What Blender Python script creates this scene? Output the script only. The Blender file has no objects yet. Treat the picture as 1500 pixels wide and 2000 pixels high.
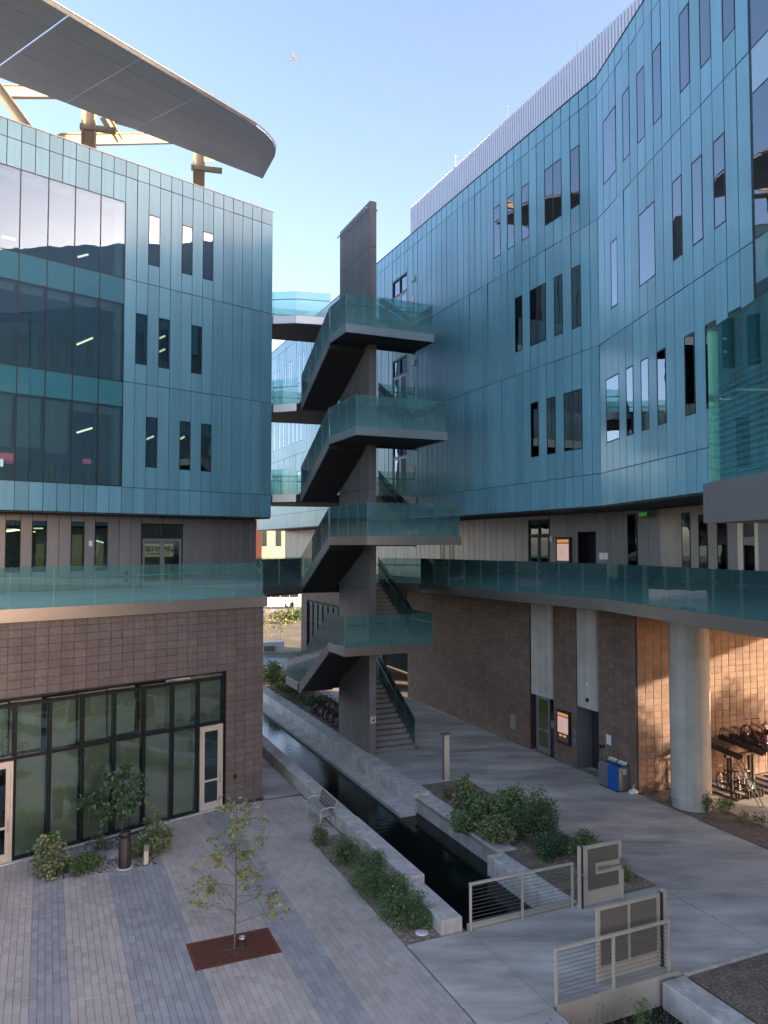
import bpy, math, random
import numpy as np
from mathutils import Matrix, Vector

random.seed(7)
np.random.seed(7)
SC = bpy.context.scene
COL = SC.collection

# ------------------------------------------------------------------ camera
CAM_Z = 9.4
F_PX = 1500.0
PITCH = math.atan(65 / 1500)
cam_data = bpy.data.cameras.new('camera')
cam = bpy.data.objects.new('camera', cam_data)
COL.objects.link(cam)
cam.location = (0, 0, CAM_Z)
cam.rotation_euler = (math.pi / 2 + PITCH, 0, 0)
cam_data.sensor_fit = 'HORIZONTAL'
cam_data.sensor_width = 36.0
cam_data.lens = 36.0
cam_data.clip_start = 0.1
cam_data.clip_end = 3000
SC.camera = cam
SC.render.resolution_x = 768
SC.render.resolution_y = 1024

# ------------------------------------------------------------------ sky and sun
SUN_DIR = Vector((-0.93, 0.36, -0.165)).normalized()      # the way the light travels
SUN_EL = math.asin(-SUN_DIR.z)
SUN_AZ = math.atan2(-SUN_DIR.x, -SUN_DIR.y)
world = bpy.data.worlds.new('World')
SC.world = world
world.use_nodes = True
wn = world.node_tree.nodes
wl = world.node_tree.links
wn.clear()
sky = wn.new('ShaderNodeTexSky')
sky.sky_type = 'NISHITA'
sky.sun_disc = False
sky.sun_elevation = SUN_EL
sky.sun_rotation = SUN_AZ
sky.altitude = 300
sky.air_density = 0.8
sky.dust_density = 2.5
sky.ozone_density = 3.0
bg = wn.new('ShaderNodeBackground')
bg.inputs['Strength'].default_value = 0.15
wo = wn.new('ShaderNodeOutputWorld')
tint = wn.new('ShaderNodeVectorMath')          # the photograph's white balance, the same all over the sky
tint.operation = 'MULTIPLY'
tint.inputs[1].default_value = (1.33, 0.90, 0.71)
wl.new(sky.outputs[0], tint.inputs[0])
wl.new(tint.outputs[0], bg.inputs['Color'])
wl.new(bg.outputs[0], wo.inputs['Surface'])

sun_data = bpy.data.lights.new('sun', 'SUN')
sun_data.energy = 2.0
sun_data.angle = math.radians(0.9)
sun_data.color = (1.0, 0.79, 0.56)
sun = bpy.data.objects.new('sun', sun_data)
COL.objects.link(sun)
sun.location = (120, -60, 60)
sun.rotation_euler = SUN_DIR.to_track_quat('-Z', 'Y').to_euler()

SC.view_settings.view_transform = 'Standard'
SC.view_settings.look = 'None'
SC.view_settings.exposure = 2.74
SC.view_settings.gamma = 1.0
SC.view_settings.use_curve_mapping = False
SC.cycles.max_bounces = 9
SC.cycles.diffuse_bounces = 5
SC.cycles.glossy_bounces = 4
SC.cycles.transparent_max_bounces = 24
SC.cycles.transmission_bounces = 4
SC.cycles.caustics_reflective = False
SC.cycles.caustics_refractive = False
SC.cycles.sample_clamp_indirect = 4.0

# ------------------------------------------------------------------ the plan of the place
# The court is laid out on two directions: A (across the channel) and B (along the channel).
BD = math.radians(23.75)
A2 = Vector((math.cos(BD), math.sin(BD)))
B2 = Vector((-math.sin(BD), math.cos(BD)))


def AB(a, b, z=0.0):
    p = a * A2 + b * B2
    return Vector((p.x, p.y, z))


def fr(x, y, ang, z=0.0):
    """frame: local x along a wall, local y into the building, z up"""
    return Matrix.Translation((x, y, z)) @ Matrix.Rotation(ang, 4, 'Z')


M_AB = fr(0, 0, BD)
LA = math.radians(90 - 47.4)
M_LU = fr(-5.778, 39.146, LA)                        # blue wall of the left building
M_LB = fr(-4.551, 29.120, LA)                        # block wall below it
p = AB(18.104, 21.871)
RA = BD - math.pi / 2
M_RB = fr(p.x, p.y, RA)                              # blue wall of the right building, far wing
D_ANG = -math.pi / 2 + math.radians(6.0)
M_RD = fr(p.x, p.y, D_ANG)                           # its near wing
p = AB(20.5, 21.56)
M_RG = fr(p.x, p.y, RA)                              # grey recessed wall on the deck
M_RG2 = fr(p.x, p.y, -math.pi / 2 + math.radians(9))
p = AB(20.6825, 30.025)
M_RK = fr(p.x, p.y, RA)                              # block wall under the deck
p = AB(20.6825, 23.15)
M_RK2 = fr(p.x, p.y, BD)                             # its return behind the bicycles

Z_DECK = 7.44
Z_SOF = 10.80
FL = [11.96, 16.58, 21.2]
Z_TOP = 26.65

# ------------------------------------------------------------------ object helpers
WM = {}


def thing(name, label, cat, M=None, group=None, kind=None):
    o = bpy.data.objects.new(name, None)
    o.empty_display_size = 0.2
    COL.objects.link(o)
    M = M if M is not None else Matrix.Identity(4)
    o.matrix_local = M
    WM[o] = M.copy()
    if kind:
        o['kind'] = kind
    if label:
        o['label'] = label
    if cat:
        o['category'] = cat
    if group:
        o['group'] = group
    return o


def tag(o, label=None, cat=None, group=None, kind=None):
    for k, v in (('label', label), ('category', cat), ('group', group), ('kind', kind)):
        if v:
            o[k] = v
    return o


def put(name, mesh, parent=None, M=None, kind=None, label=None):
    """link a mesh at world matrix M under parent"""
    o = bpy.data.objects.new(name, mesh)
    COL.objects.link(o)
    M = M if M is not None else (WM[parent] if parent else Matrix.Identity(4))
    if parent:
        o.parent = parent
        o.matrix_local = WM[parent].inverted() @ M
    else:
        o.matrix_local = M
    WM[o] = M.copy()
    if kind:
        o['kind'] = kind
    if label:
        o['label'] = label
    return o


def copy_tree(o, M, parent=None, label=None):
    """a copy of a thing with copies of its parts and sub-parts"""
    c = o.copy()
    COL.objects.link(c)
    if parent is None:
        c.parent = None
        c.matrix_local = M
        WM[c] = M.copy()
        if label:
            c['label'] = label
    else:
        c.parent = parent
        c.matrix_local = o.matrix_local.copy()
        WM[c] = WM[parent] @ c.matrix_local
    for ch in list(o.children):
        copy_tree(ch, None, c)
    return c


class MB:
    """collects simple shapes and builds them as one mesh"""

    def __init__(self):
        self.v = []
        self.f = []
        self.m = []
        self.mi = 0
        self.smooth = set()

    def add(self, verts, faces, M=None, smooth=False):
        o = len(self.v)
        if M is not None:
            verts = [M @ Vector(q) for q in verts]
        self.v.extend([tuple(q) for q in verts])
        for f in faces:
            if smooth:
                self.smooth.add(len(self.f))
            self.f.append(tuple(i + o for i in f))
            self.m.append(self.mi)
        return self

    def box(self, x0, x1, y0, y1, z0, z1, M=None):
        v = [(x0, y0, z0), (x1, y0, z0), (x1, y1, z0), (x0, y1, z0),
             (x0, y0, z1), (x1, y0, z1), (x1, y1, z1), (x0, y1, z1)]
        f = [(0, 3, 2, 1), (4, 5, 6, 7), (0, 1, 5, 4), (1, 2, 6, 5), (2, 3, 7, 6), (3, 0, 4, 7)]
        return self.add(v, f, M)

    def prism(self, poly, z0, z1, M=None):
        n = len(poly)
        area = sum(poly[i][0] * poly[(i + 1) % n][1] - poly[(i + 1) % n][0] * poly[i][1] for i in range(n))
        if area < 0:
            poly = poly[::-1]
        v = [(q[0], q[1], z0) for q in poly] + [(q[0], q[1], z1) for q in poly]
        f = [tuple(range(n - 1, -1, -1)), tuple(range(n, 2 * n))]
        f += [(i, (i + 1) % n, n + (i + 1) % n, n + i) for i in range(n)]
        return self.add(v, f, M)

    def side_prism(self, poly, x0, x1, M=None):
        """poly in (y, z), extruded along x"""
        n = len(poly)
        v = [(x0, q[0], q[1]) for q in poly] + [(x1, q[0], q[1]) for q in poly]
        f = [tuple(range(n)), tuple(range(2 * n - 1, n - 1, -1))]
        f += [(i, n + i, n + (i + 1) % n, (i + 1) % n) for i in range(n)]
        return self.add(v, f, M)

    def tube(self, pts, r, n=8, M=None, closed=False, r1=None, cap=True):
        pts = [Vector(q) for q in pts]
        k = len(pts)
        rings = []
        for i, q in enumerate(pts):
            if closed:
                t = pts[(i + 1) % k] - pts[i - 1]
            else:
                t = pts[min(i + 1, k - 1)] - pts[max(i - 1, 0)]
            t = t.normalized() if t.length > 1e-9 else Vector((0, 0, 1))
            up = Vector((0, 0, 1)) if abs(t.z) < 0.95 else Vector((1, 0, 0))
            a = t.cross(up).normalized()
            b = t.cross(a).normalized()
            rr = r if r1 is None else r + (r1 - r) * i / max(1, k - 1)
            rings.append([q + (a * math.cos(2 * math.pi * j / n) + b * math.sin(2 * math.pi * j / n)) * rr for j in range(n)])
        v = [q for ring in rings for q in ring]
        f = []
        for i in range(k if closed else k - 1):
            i2 = (i + 1) % k
            for j in range(n):
                j2 = (j + 1) % n
                f.append((i * n + j, i * n + j2, i2 * n + j2, i2 * n + j))
        self.add(v, f, M, smooth=True)
        if cap and not closed:
            self.add(rings[0], [tuple(range(n))], M)
            self.add(rings[-1], [tuple(range(n - 1, -1, -1))], M)
        return self

    def lathe(self, prof, n=24, M=None, cx=0, cy=0):
        v = []
        for r, z in prof:
            for j in range(n):
                a = 2 * math.pi * j / n
                v.append((cx + r * math.cos(a), cy + r * math.sin(a), z))
        f = []
        for i in range(len(prof) - 1):
            for j in range(n):
                j2 = (j + 1) % n
                f.append((i * n + j, i * n + j2, (i + 1) * n + j2, (i + 1) * n + j))
        self.add(v, f, M, smooth=True)
        k = len(prof) - 1
        if prof[k][0] > 1e-6:
            self.add([v[k * n + j] for j in range(n)], [tuple(range(n))], M)
        if prof[0][0] > 1e-6:
            self.add([v[j] for j in range(n)], [tuple(range(n - 1, -1, -1))], M)
        return self

    def mesh(self, name, mats):
        me = bpy.data.meshes.new(name)
        me.from_pydata(self.v, [], self.f)
        if not isinstance(mats, (list, tuple)):
            mats = [mats]
        for m in mats:
            me.materials.append(m)
        if len(mats) > 1:
            me.polygons.foreach_set('material_index', self.m)
        if self.smooth:
            me.polygons.foreach_set('use_smooth', [i in self.smooth for i in range(len(self.f))])
        me.update()
        return me

    def build(self, name, mats, parent=None, M=None, kind=None, label=None):
        return put(name, self.mesh(name, mats), parent, M, kind, label)


def chamf(mb, w, h, t, c, M=None):
    """a slab with chamfered front edges: x 0..w, z 0..h, front at y=-t, open behind at y=0"""
    v = [(0, 0, 0), (w, 0, 0), (w, 0, h), (0, 0, h),
         (0, -t + c, 0), (w, -t + c, 0), (w, -t + c, h), (0, -t + c, h),
         (c, -t, c), (w - c, -t, c), (w - c, -t, h - c), (c, -t, h - c)]
    f = [(8, 9, 10, 11), (4, 5, 9, 8), (5, 6, 10, 9), (6, 7, 11, 10), (7, 4, 8, 11),
         (0, 1, 5, 4), (1, 2, 6, 5), (2, 3, 7, 6), (3, 0, 4, 7)]
    return mb.add(v, f, M)


_cache = {}


class Pieces:
    """alike pieces (panels, blocks, pavers): the 295 that show largest are objects, the rest one mesh"""

    def __init__(self, root, name, mats, limit=295, c=0.006):
        self.root, self.name, self.mats, self.limit, self.c = root, name, mats, limit, c
        self.items = []

    def add(self, M, w, h, t, mat=0):
        ctr = M @ Vector((w / 2, 0, h / 2))
        r = ctr - cam.location
        n = (M.to_3x3() @ Vector((0, -1, 0))).normalized()
        size = w * h * max(0.02, -n.dot(r.normalized())) / max(1, r.length_squared)
        if r.y < 0.5:
            size = 0
        else:
            u = F_PX * r.x / r.y
            vv = F_PX * (r.z - 0.0433 * r.y) / r.y
            if abs(u) > 790 or abs(vv) > 1040:
                size *= 0.001
        self.items.append((size, M, w, h, t, mat))

    def flush(self):
        self.items.sort(key=lambda q: -q[0])
        mats = self.mats if isinstance(self.mats, (list, tuple)) else [self.mats]
        for size, M, w, h, t, mat in self.items[:self.limit]:
            key = (self.name, round(w, 3), round(h, 3), round(t, 3), mat, id(self.root) if False else 0)
            me = _cache.get(key)
            if me is None:
                mb = MB()
                chamf(mb, w, h, t, self.c)
                me = mb.mesh(self.name, mats[mat])
                _cache[key] = me
            put(self.name, me, self.root, M)
        rest = self.items[self.limit:]
        for mi, m in enumerate(mats):
            mb = MB()
            for size, M, w, h, t, mat in rest:
                if mat == mi:
                    chamf(mb, w, h, t, self.c, M)
            if mb.v:
                o = mb.build(self.name, m, self.root, Matrix.Identity(4), kind='stuff')


# ------------------------------------------------------------------ materials
def pmat(name, col, rough=0.6, metal=0.0, var=0.06, namp=0.1, nscale=3.0, bump=0.0, bscale=20.0,
         island=False, spec=0.5, stain=0.0, sscale=0.5, stretch=None, coat=0.0, rvar=0.0, spots=0.0, streak=0.0):
    m = bpy.data.materials.new(name)
    m.use_nodes = True
    nt = m.node_tree
    N, Lk = nt.nodes, nt.links
    bs = N['Principled BSDF']
    bs.inputs['Roughness'].default_value = rough
    bs.inputs['Metallic'].default_value = metal
    bs.inputs['Specular IOR Level'].default_value = spec
    if coat:
        bs.inputs['Coat Weight'].default_value = coat
        bs.inputs['Coat Roughness'].default_value = 0.15
    geo = N.new('ShaderNodeNewGeometry')
    pos = geo.outputs['Position']
    if stretch:
        mp = N.new('ShaderNodeVectorMath')
        mp.operation = 'MULTIPLY'
        mp.inputs[1].default_value = stretch
        Lk.new(pos, mp.inputs[0])
        pos = mp.outputs[0]

    def noise(scale, detail=4.0, rgh=0.55):
        n = N.new('ShaderNodeTexNoise')
        n.inputs['Scale'].default_value = scale
        n.inputs['Detail'].default_value = detail
        n.inputs['Roughness'].default_value = rgh
        Lk.new(pos, n.inputs['Vector'])
        return n.outputs['Fac']

    def rng(src, lo, hi, a=0.0, b=1.0):
        r = N.new('ShaderNodeMapRange')
        r.inputs['From Min'].default_value = a
        r.inputs['From Max'].default_value = b
        r.inputs['To Min'].default_value = lo
        r.inputs['To Max'].default_value = hi
        Lk.new(src, r.inputs['Value'])
        return r.outputs['Result']

    def mul(x, y):
        q = N.new('ShaderNodeMath')
        q.operation = 'MULTIPLY'
        Lk.new(x, q.inputs[0])
        Lk.new(y, q.inputs[1])
        return q.outputs[0]
    if island:
        rnd = geo.outputs['Random Per Island']
        oi = N.new('ShaderNodeObjectInfo')
        ad = N.new('ShaderNodeMath')
        ad.operation = 'ADD'
        Lk.new(rnd, ad.inputs[0])
        Lk.new(oi.outputs['Random'], ad.inputs[1])
        frc = N.new('ShaderNodeMath')
        frc.operation = 'FRACT'
        Lk.new(ad.outputs[0], frc.inputs[0])
        rnd = frc.outputs[0]
    else:
        oi = N.new('ShaderNodeObjectInfo')
        rnd = oi.outputs['Random']
    k = rng(rnd, 1 - var, 1 + var)
    if namp:
        k = mul(k, rng(noise(nscale), 1 - namp, 1 + namp, 0.25, 0.75))
    if stain:
        k = mul(k, rng(noise(sscale, 6.0, 0.62), 1 - stain, 1 + stain * 0.4, 0.36, 0.62))
    if spots:
        vo = N.new('ShaderNodeTexVoronoi')
        vo.inputs['Scale'].default_value = 2.2
        Lk.new(geo.outputs['Position'], vo.inputs['Vector'])
        k = mul(k, rng(vo.outputs['Distance'], 1 - spots, 1.0, 0.05, 0.075))
        vo2 = N.new('ShaderNodeTexVoronoi')
        vo2.inputs['Scale'].default_value = 0.45
        Lk.new(geo.outputs['Position'], vo2.inputs['Vector'])
        k = mul(k, rng(vo2.outputs['Distance'], 1 - spots * 0.6, 1.0, 0.10, 0.26))
    if streak:
        mp2 = N.new('ShaderNodeVectorMath')
        mp2.operation = 'MULTIPLY'
        mp2.inputs[1].default_value = (5.0, 5.0, 0.12)
        Lk.new(geo.outputs['Position'], mp2.inputs[0])
        n2 = N.new('ShaderNodeTexNoise')
        n2.inputs['Scale'].default_value = 1.0
        n2.inputs['Detail'].default_value = 4.0
        Lk.new(mp2.outputs[0], n2.inputs['Vector'])
        k = mul(k, rng(n2.outputs['Fac'], 1 - streak, 1 + streak, 0.3, 0.7))
    rgb = N.new('ShaderNodeRGB')
    rgb.outputs[0].default_value = (*col, 1)
    sc = N.new('ShaderNodeVectorMath')
    sc.operation = 'SCALE'
    Lk.new(rgb.outputs[0], sc.inputs[0])
    Lk.new(k, sc.inputs['Scale'])
    Lk.new(sc.outputs[0], bs.inputs['Base Color'])
    if rvar:
        Lk.new(rng(noise(nscale * 0.7), rough - rvar, rough + rvar, 0.3, 0.7), bs.inputs['Roughness'])
    if bump:
        b = N.new('ShaderNodeBump')
        b.inputs['Strength'].default_value = bump
        b.inputs['Distance'].default_value = 0.02
        Lk.new(noise(bscale, 5.0), b.inputs['Height'])
        Lk.new(b.outputs[0], bs.inputs['Normal'])
    return m


def emat(name, col, strength):
    m = bpy.data.materials.new(name)
    m.use_nodes = True
    bs = m.node_tree.nodes['Principled BSDF']
    bs.inputs['Base Color'].default_value = (*[c * 0.3 for c in col], 1)
    bs.inputs['Emission Color'].default_value = (*col, 1)
    bs.inputs['Emission Strength'].default_value = strength
    return m


def glass(name, tint, base=0.06, boost=1.2, body=0.0, bodycol=(0.1, 0.3, 0.3), wave=0.012, rough=0.0, frit=None, gcol=(1, 1, 1)):
    """thin glass: see-through, with a mirror share that grows at grazing angles"""
    m = bpy.data.materials.new(name)
    m.use_nodes = True
    nt = m.node_tree
    N, Lk = nt.nodes, nt.links
    N.clear()
    out = N.new('ShaderNodeOutputMaterial')
    tr = N.new('ShaderNodeBsdfTransparent')
    tr.inputs['Color'].default_value = (*tint, 1)
    gl = N.new('ShaderNodeBsdfGlossy')
    gl.inputs['Roughness'].default_value = rough
    gl.inputs['Color'].default_value = (*gcol, 1)
    if wave:
        geo = N.new('ShaderNodeNewGeometry')
        no = N.new('ShaderNodeTexNoise')
        no.inputs['Scale'].default_value = 0.9
        no.inputs['Detail'].default_value = 1.5
        Lk.new(geo.outputs['Position'], no.inputs['Vector'])
        b = N.new('ShaderNodeBump')
        b.inputs['Strength'].default_value = 1.0
        b.inputs['Distance'].default_value = wave
        Lk.new(no.outputs['Fac'], b.inputs['Height'])
        Lk.new(b.outputs[0], gl.inputs['Normal'])
    lw = N.new('ShaderNodeFresnel')
    lw.inputs['IOR'].default_value = 1.5
    ma = N.new('ShaderNodeMath')
    ma.operation = 'MULTIPLY_ADD'
    ma.use_clamp = True
    ma.inputs[1].default_value = boost
    ma.inputs[2].default_value = base
    Lk.new(lw.outputs[0], ma.inputs[0])
    first = tr.outputs[0]
    if body or frit:
        df = N.new('ShaderNodeBsdfDiffuse')
        df.inputs['Color'].default_value = (*bodycol, 1)
        mx = N.new('ShaderNodeMixShader')
        mx.inputs[0].default_value = body
        Lk.new(first, mx.inputs[1])
        Lk.new(df.outputs[0], mx.inputs[2])
        if frit:
            tc = N.new('ShaderNodeTexCoord')
            sp = N.new('ShaderNodeSeparateXYZ')
            Lk.new(tc.outputs['Generated'], sp.inputs[0])
            r = N.new('ShaderNodeMapRange')
            r.inputs['From Min'].default_value = 0.0
            r.inputs['From Max'].default_value = 0.62
            r.inputs['To Min'].default_value = body + frit
            r.inputs['To Max'].default_value = body
            Lk.new(sp.outputs['Z'], r.inputs['Value'])
            Lk.new(r.outputs[0], mx.inputs[0])
        first = mx.outputs[0]
    m2 = N.new('ShaderNodeMixShader')
    Lk.new(ma.outputs[0], m2.inputs[0])
    Lk.new(first, m2.inputs[1])
    Lk.new(gl.outputs[0], m2.inputs[2])
    Lk.new(m2.outputs[0], out.inputs['Surface'])
    return m


def frit_glass(name):
    """near railing glass with rows of printed dashes that thicken downwards"""
    m = glass(name, (0.36, 0.60, 0.62), base=0.02, boost=0.8, body=0.06, bodycol=(0.05, 0.22, 0.24), wave=0)
    nt = m.node_tree
    N, Lk = nt.nodes, nt.links
    tc = N.new('ShaderNodeTexCoord')
    sp = N.new('ShaderNodeSeparateXYZ')
    Lk.new(tc.outputs['Object'], sp.inputs[0])

    def M(op, a, b=None):
        q = N.new('ShaderNodeMath')
        q.operation = op
        for i, x in enumerate((a, b)):
            if x is None:
                continue
            if isinstance(x, (int, float)):
                q.inputs[i].default_value = x
            else:
                Lk.new(x, q.inputs[i])
        return q.outputs[0]
    z, x = sp.outputs['Z'], sp.outputs['X']
    row = M('FLOOR', M('MULTIPLY', z, 18.0))
    fz = M('FRACT', M('MULTIPLY', z, 18.0))
    fx = M('FRACT', M('ADD', M('MULTIPLY', x, 26.0), M('MULTIPLY', row, 0.5)))
    keep = M('MULTIPLY', M('SUBTRACT', 1.15, z), 0.72)          # share of the row that is printed
    on = M('MULTIPLY', M('LESS_THAN', fz, keep), M('LESS_THAN', fx, 0.55))
    for n in N:
        if n.type == 'MIX_SHADER' and n.inputs[2].links and n.inputs[2].links[0].from_node.type == 'BSDF_DIFFUSE':
            k = M('MULTIPLY', on, 0.36)
            Lk.new(M('ADD', k, 0.05), n.inputs[0])
            n.inputs[2].links[0].from_node.inputs['Color'].default_value = (0.10, 0.29, 0.31, 1)
    return m


MAT = {}
MAT['blue'] = pmat('blue_metal', (0.125, 0.315, 0.395), rough=0.40, metal=0.15, var=0.12, namp=0.06, nscale=0.4, rvar=0.05, spec=0.4, coat=0.35, streak=0.07)
MAT['bluegrey'] = pmat('blue_metal_pale', (0.17, 0.32, 0.37), rough=0.36, metal=0.62, var=0.05, namp=0.03, nscale=0.6, rvar=0.03)
MAT['joint'] = pmat('joint_dark', (0.012, 0.018, 0.024), rough=0.8, namp=0)
MAT['grey'] = pmat('grey_metal', (0.27, 0.268, 0.268), rough=0.38, metal=0.55, var=0.07, namp=0.04, nscale=0.8, rvar=0.04)
MAT['frame'] = pmat('dark_frame', (0.02, 0.026, 0.028), rough=0.4, metal=0.5, namp=0)
MAT['pane'] = glass('window_glass', (0.42, 0.55, 0.53), base=0.06, boost=1.7, wave=0.004, gcol=(0.72, 0.84, 0.95))
MAT['pane2'] = glass('curtain_glass', (0.60, 0.74, 0.73), base=0.06, boost=1.0, wave=0.0035, gcol=(0.44, 0.58, 0.80), body=0.12, bodycol=(0.16, 0.30, 0.33))  # milky body colour stands in for the reflection of the building opposite
MAT['shopglass'] = glass('shop_glass', (0.80, 0.88, 0.84), base=0.07, boost=1.7, wave=0.006)
MAT['spandrel'] = glass('spandrel_glass', (0.02, 0.05, 0.05), base=0.10, boost=1.3, body=0.95, bodycol=(0.04, 0.17, 0.19), wave=0.0035, gcol=(0.6, 0.75, 0.85))
MAT['room'] = pmat('room_wall', (0.42, 0.43, 0.43), rough=0.8, namp=0.05)
MAT['roomdark'] = pmat('room_floor', (0.06, 0.065, 0.065), rough=0.7, namp=0.05)
MAT['blind'] = pmat('white_blind', (0.62, 0.66, 0.66), rough=0.8, namp=0.02)
MAT['blindgreen'] = pmat('sage_shade', (0.42, 0.45, 0.38), rough=0.85, namp=0.12, nscale=0.7)
MAT['lamp'] = emat('lamp_bar', (1.0, 0.82, 0.55), 0.5)
MAT['rail'] = glass('rail_glass', (0.72, 0.90, 0.88), base=0.02, boost=1.1, body=0.12, bodycol=(0.21, 0.50, 0.50), wave=0.002, frit=0.20)
MAT['glassedge'] = pmat('glass_edge', (0.20, 0.38, 0.37), rough=0.3, namp=0)
MAT['fritglass'] = frit_glass('frit_glass')
MAT['steel'] = pmat('satin_steel', (0.46, 0.45, 0.43), rough=0.30, metal=0.92, var=0.05, namp=0.04, nscale=1.2)
MAT['alu'] = pmat('champagne_metal', (0.78, 0.71, 0.59), rough=0.42, metal=0.55, var=0.03, namp=0.05, nscale=4)
MAT['darksteel'] = pmat('dark_steel', (0.05, 0.052, 0.056), rough=0.5, metal=0.4, namp=0.08, nscale=1.5)
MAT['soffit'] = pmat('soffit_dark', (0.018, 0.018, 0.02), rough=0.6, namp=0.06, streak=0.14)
MAT['stringer'] = pmat('stringer_grey', (0.26, 0.26, 0.265), rough=0.42, metal=0.5, namp=0.05, streak=0.14)
MAT['pylon'] = pmat('pylon_grey', (0.17, 0.165, 0.16), rough=0.55, metal=0.3, var=0.05, namp=0.08, nscale=1.0, streak=0.14)
MAT['pylonedge'] = pmat('pylon_edge_grey', (0.22, 0.215, 0.205), rough=0.55, metal=0.3, var=0.05, namp=0.08, nscale=1.0)
MAT['block'] = pmat('brown_block', (0.165, 0.137, 0.12), rough=0.92, var=0.11, namp=0.22, nscale=14, bump=0.5, bscale=40, island=True, stain=0.10, streak=0.08)
MAT['blockr'] = pmat('tan_block', (0.185, 0.127, 0.095), rough=0.92, var=0.14, namp=0.2, nscale=14, bump=0.5, bscale=40, island=True, stain=0.10, streak=0.08)
MAT['mortar'] = pmat('mortar', (0.035, 0.028, 0.026), rough=0.95)
MAT['conc'] = pmat('concrete', (0.58, 0.53, 0.47), rough=0.82, var=0.05, namp=0.08, nscale=6, bump=0.12, bscale=60, stain=0.16, sscale=0.9)
MAT['step'] = pmat('step_concrete', (0.30, 0.28, 0.25), rough=0.8, namp=0.1, stain=0.15)
MAT['walk'] = pmat('walk_concrete', (0.58, 0.525, 0.455), rough=0.7, var=0.06, namp=0.10, nscale=2.5, bump=0.08, bscale=60, stain=0.42, sscale=0.5, stretch=(0.4, 1.3, 1), spots=0.25)
MAT['wallconc'] = pmat('wall_concrete', (0.6, 0.555, 0.5), rough=0.8, var=0.08, namp=0.10, nscale=5, bump=0.12, bscale=50, stain=0.22, sscale=1.3, streak=0.12)
MAT['column'] = pmat('column_concrete', (0.45, 0.43, 0.38), rough=0.75, var=0.03, namp=0.06, nscale=2, bump=0.05, bscale=30, stain=0.14, sscale=0.8, streak=0.14)
MAT['pavetan'] = pmat('paver_tan', (0.53, 0.455, 0.385), rough=0.85, var=0.10, namp=0.08, nscale=25, bump=0.15, bscale=70, island=True, stain=0.12, sscale=0.6, spots=0.18)
MAT['pavegrey'] = pmat('paver_grey', (0.4, 0.375, 0.355), rough=0.85, var=0.12, namp=0.08, nscale=25, bump=0.15, bscale=70, island=True, stain=0.12, sscale=0.6)
MAT['joint2'] = pmat('paver_joint', (0.08, 0.075, 0.07), rough=0.95)
MAT['soil'] = pmat('soil', (0.24, 0.18, 0.125), rough=0.95, namp=0.5, nscale=16, bump=0.8, bscale=30, stain=0.3, sscale=2)
MAT['gravel'] = pmat('gravel', (0.4, 0.33, 0.265), rough=0.9, var=0.45, namp=0.3, nscale=20, island=True)
MAT['rock'] = pmat('river_stone', (0.3, 0.27, 0.26), rough=0.8, var=0.5, namp=0.3, nscale=15, island=True)
MAT['leaf'] = pmat('leaf_green', (0.1, 0.175, 0.05), rough=0.55, var=0.4, namp=0.3, nscale=4, island=True)
MAT['leafd'] = pmat('leaf_dark', (0.06, 0.105, 0.045), rough=0.5, var=0.4, namp=0.3, nscale=4, island=True)
MAT['leafp'] = pmat('leaf_pale', (0.21, 0.23, 0.1), rough=0.6, var=0.35, namp=0.3, nscale=4, island=True)
MAT['leafy'] = pmat('leaf_yellow', (0.24, 0.24, 0.07), rough=0.6, var=0.35, namp=0.3, nscale=4, island=True)
MAT['straw'] = pmat('dry_grass', (0.20, 0.17, 0.08), rough=0.8, var=0.3, island=True)
MAT['bark'] = pmat('bark', (0.16, 0.125, 0.09), rough=0.9, namp=0.3, nscale=20)
MAT['rust'] = pmat('rusty_grate', (0.2, 0.06, 0.03), rough=0.85, namp=0.35, nscale=9)
MAT['bronze'] = pmat('bronze', (0.055, 0.043, 0.036), rough=0.45, metal=0.5, namp=0.15)
MAT['black'] = pmat('black', (0.012, 0.012, 0.013), rough=0.45, namp=0)
MAT['rubber'] = pmat('rubber', (0.015, 0.015, 0.015), rough=0.8, namp=0)
MAT['white'] = pmat('white_paint', (0.75, 0.75, 0.73), rough=0.5, namp=0.03)
MAT['cream'] = pmat('cream_paint', (0.62, 0.57, 0.44), rough=0.5, namp=0.03)
MAT['bingrey'] = pmat('bin_grey', (0.20, 0.20, 0.19), rough=0.5, metal=0.3, namp=0.05)
MAT['binblue'] = pmat('bin_blue', (0.006, 0.10, 0.36), rough=0.42, namp=0.04)
MAT['screenmesh'] = glass('perforated_sheet', (0.75, 0.72, 0.66), base=0.0, boost=0.02, body=0.62, bodycol=(0.26, 0.235, 0.19), wave=0)
MAT['canopy'] = pmat('canopy_soffit', (0.5, 0.51, 0.5), rough=0.6, var=0.03, namp=0.05, nscale=0.5)
MAT['truss'] = pmat('weathered_steel', (0.36, 0.3, 0.2), rough=0.6, var=0.05, namp=0.1)
MAT['louvre'] = pmat('pale_louvre', (0.64, 0.67, 0.76), rough=0.5, metal=0.0, namp=0.03)
MAT['yellow'] = pmat('yellow_paint', (0.6, 0.42, 0.06), rough=0.5)


def water_mat():
    m = pmat('channel_water', (0.006, 0.010, 0.009), rough=0.05, namp=0.2, nscale=0.8, bump=0.25, bscale=5.0, spec=0.22)
    return m


MAT['water'] = water_mat()

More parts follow.
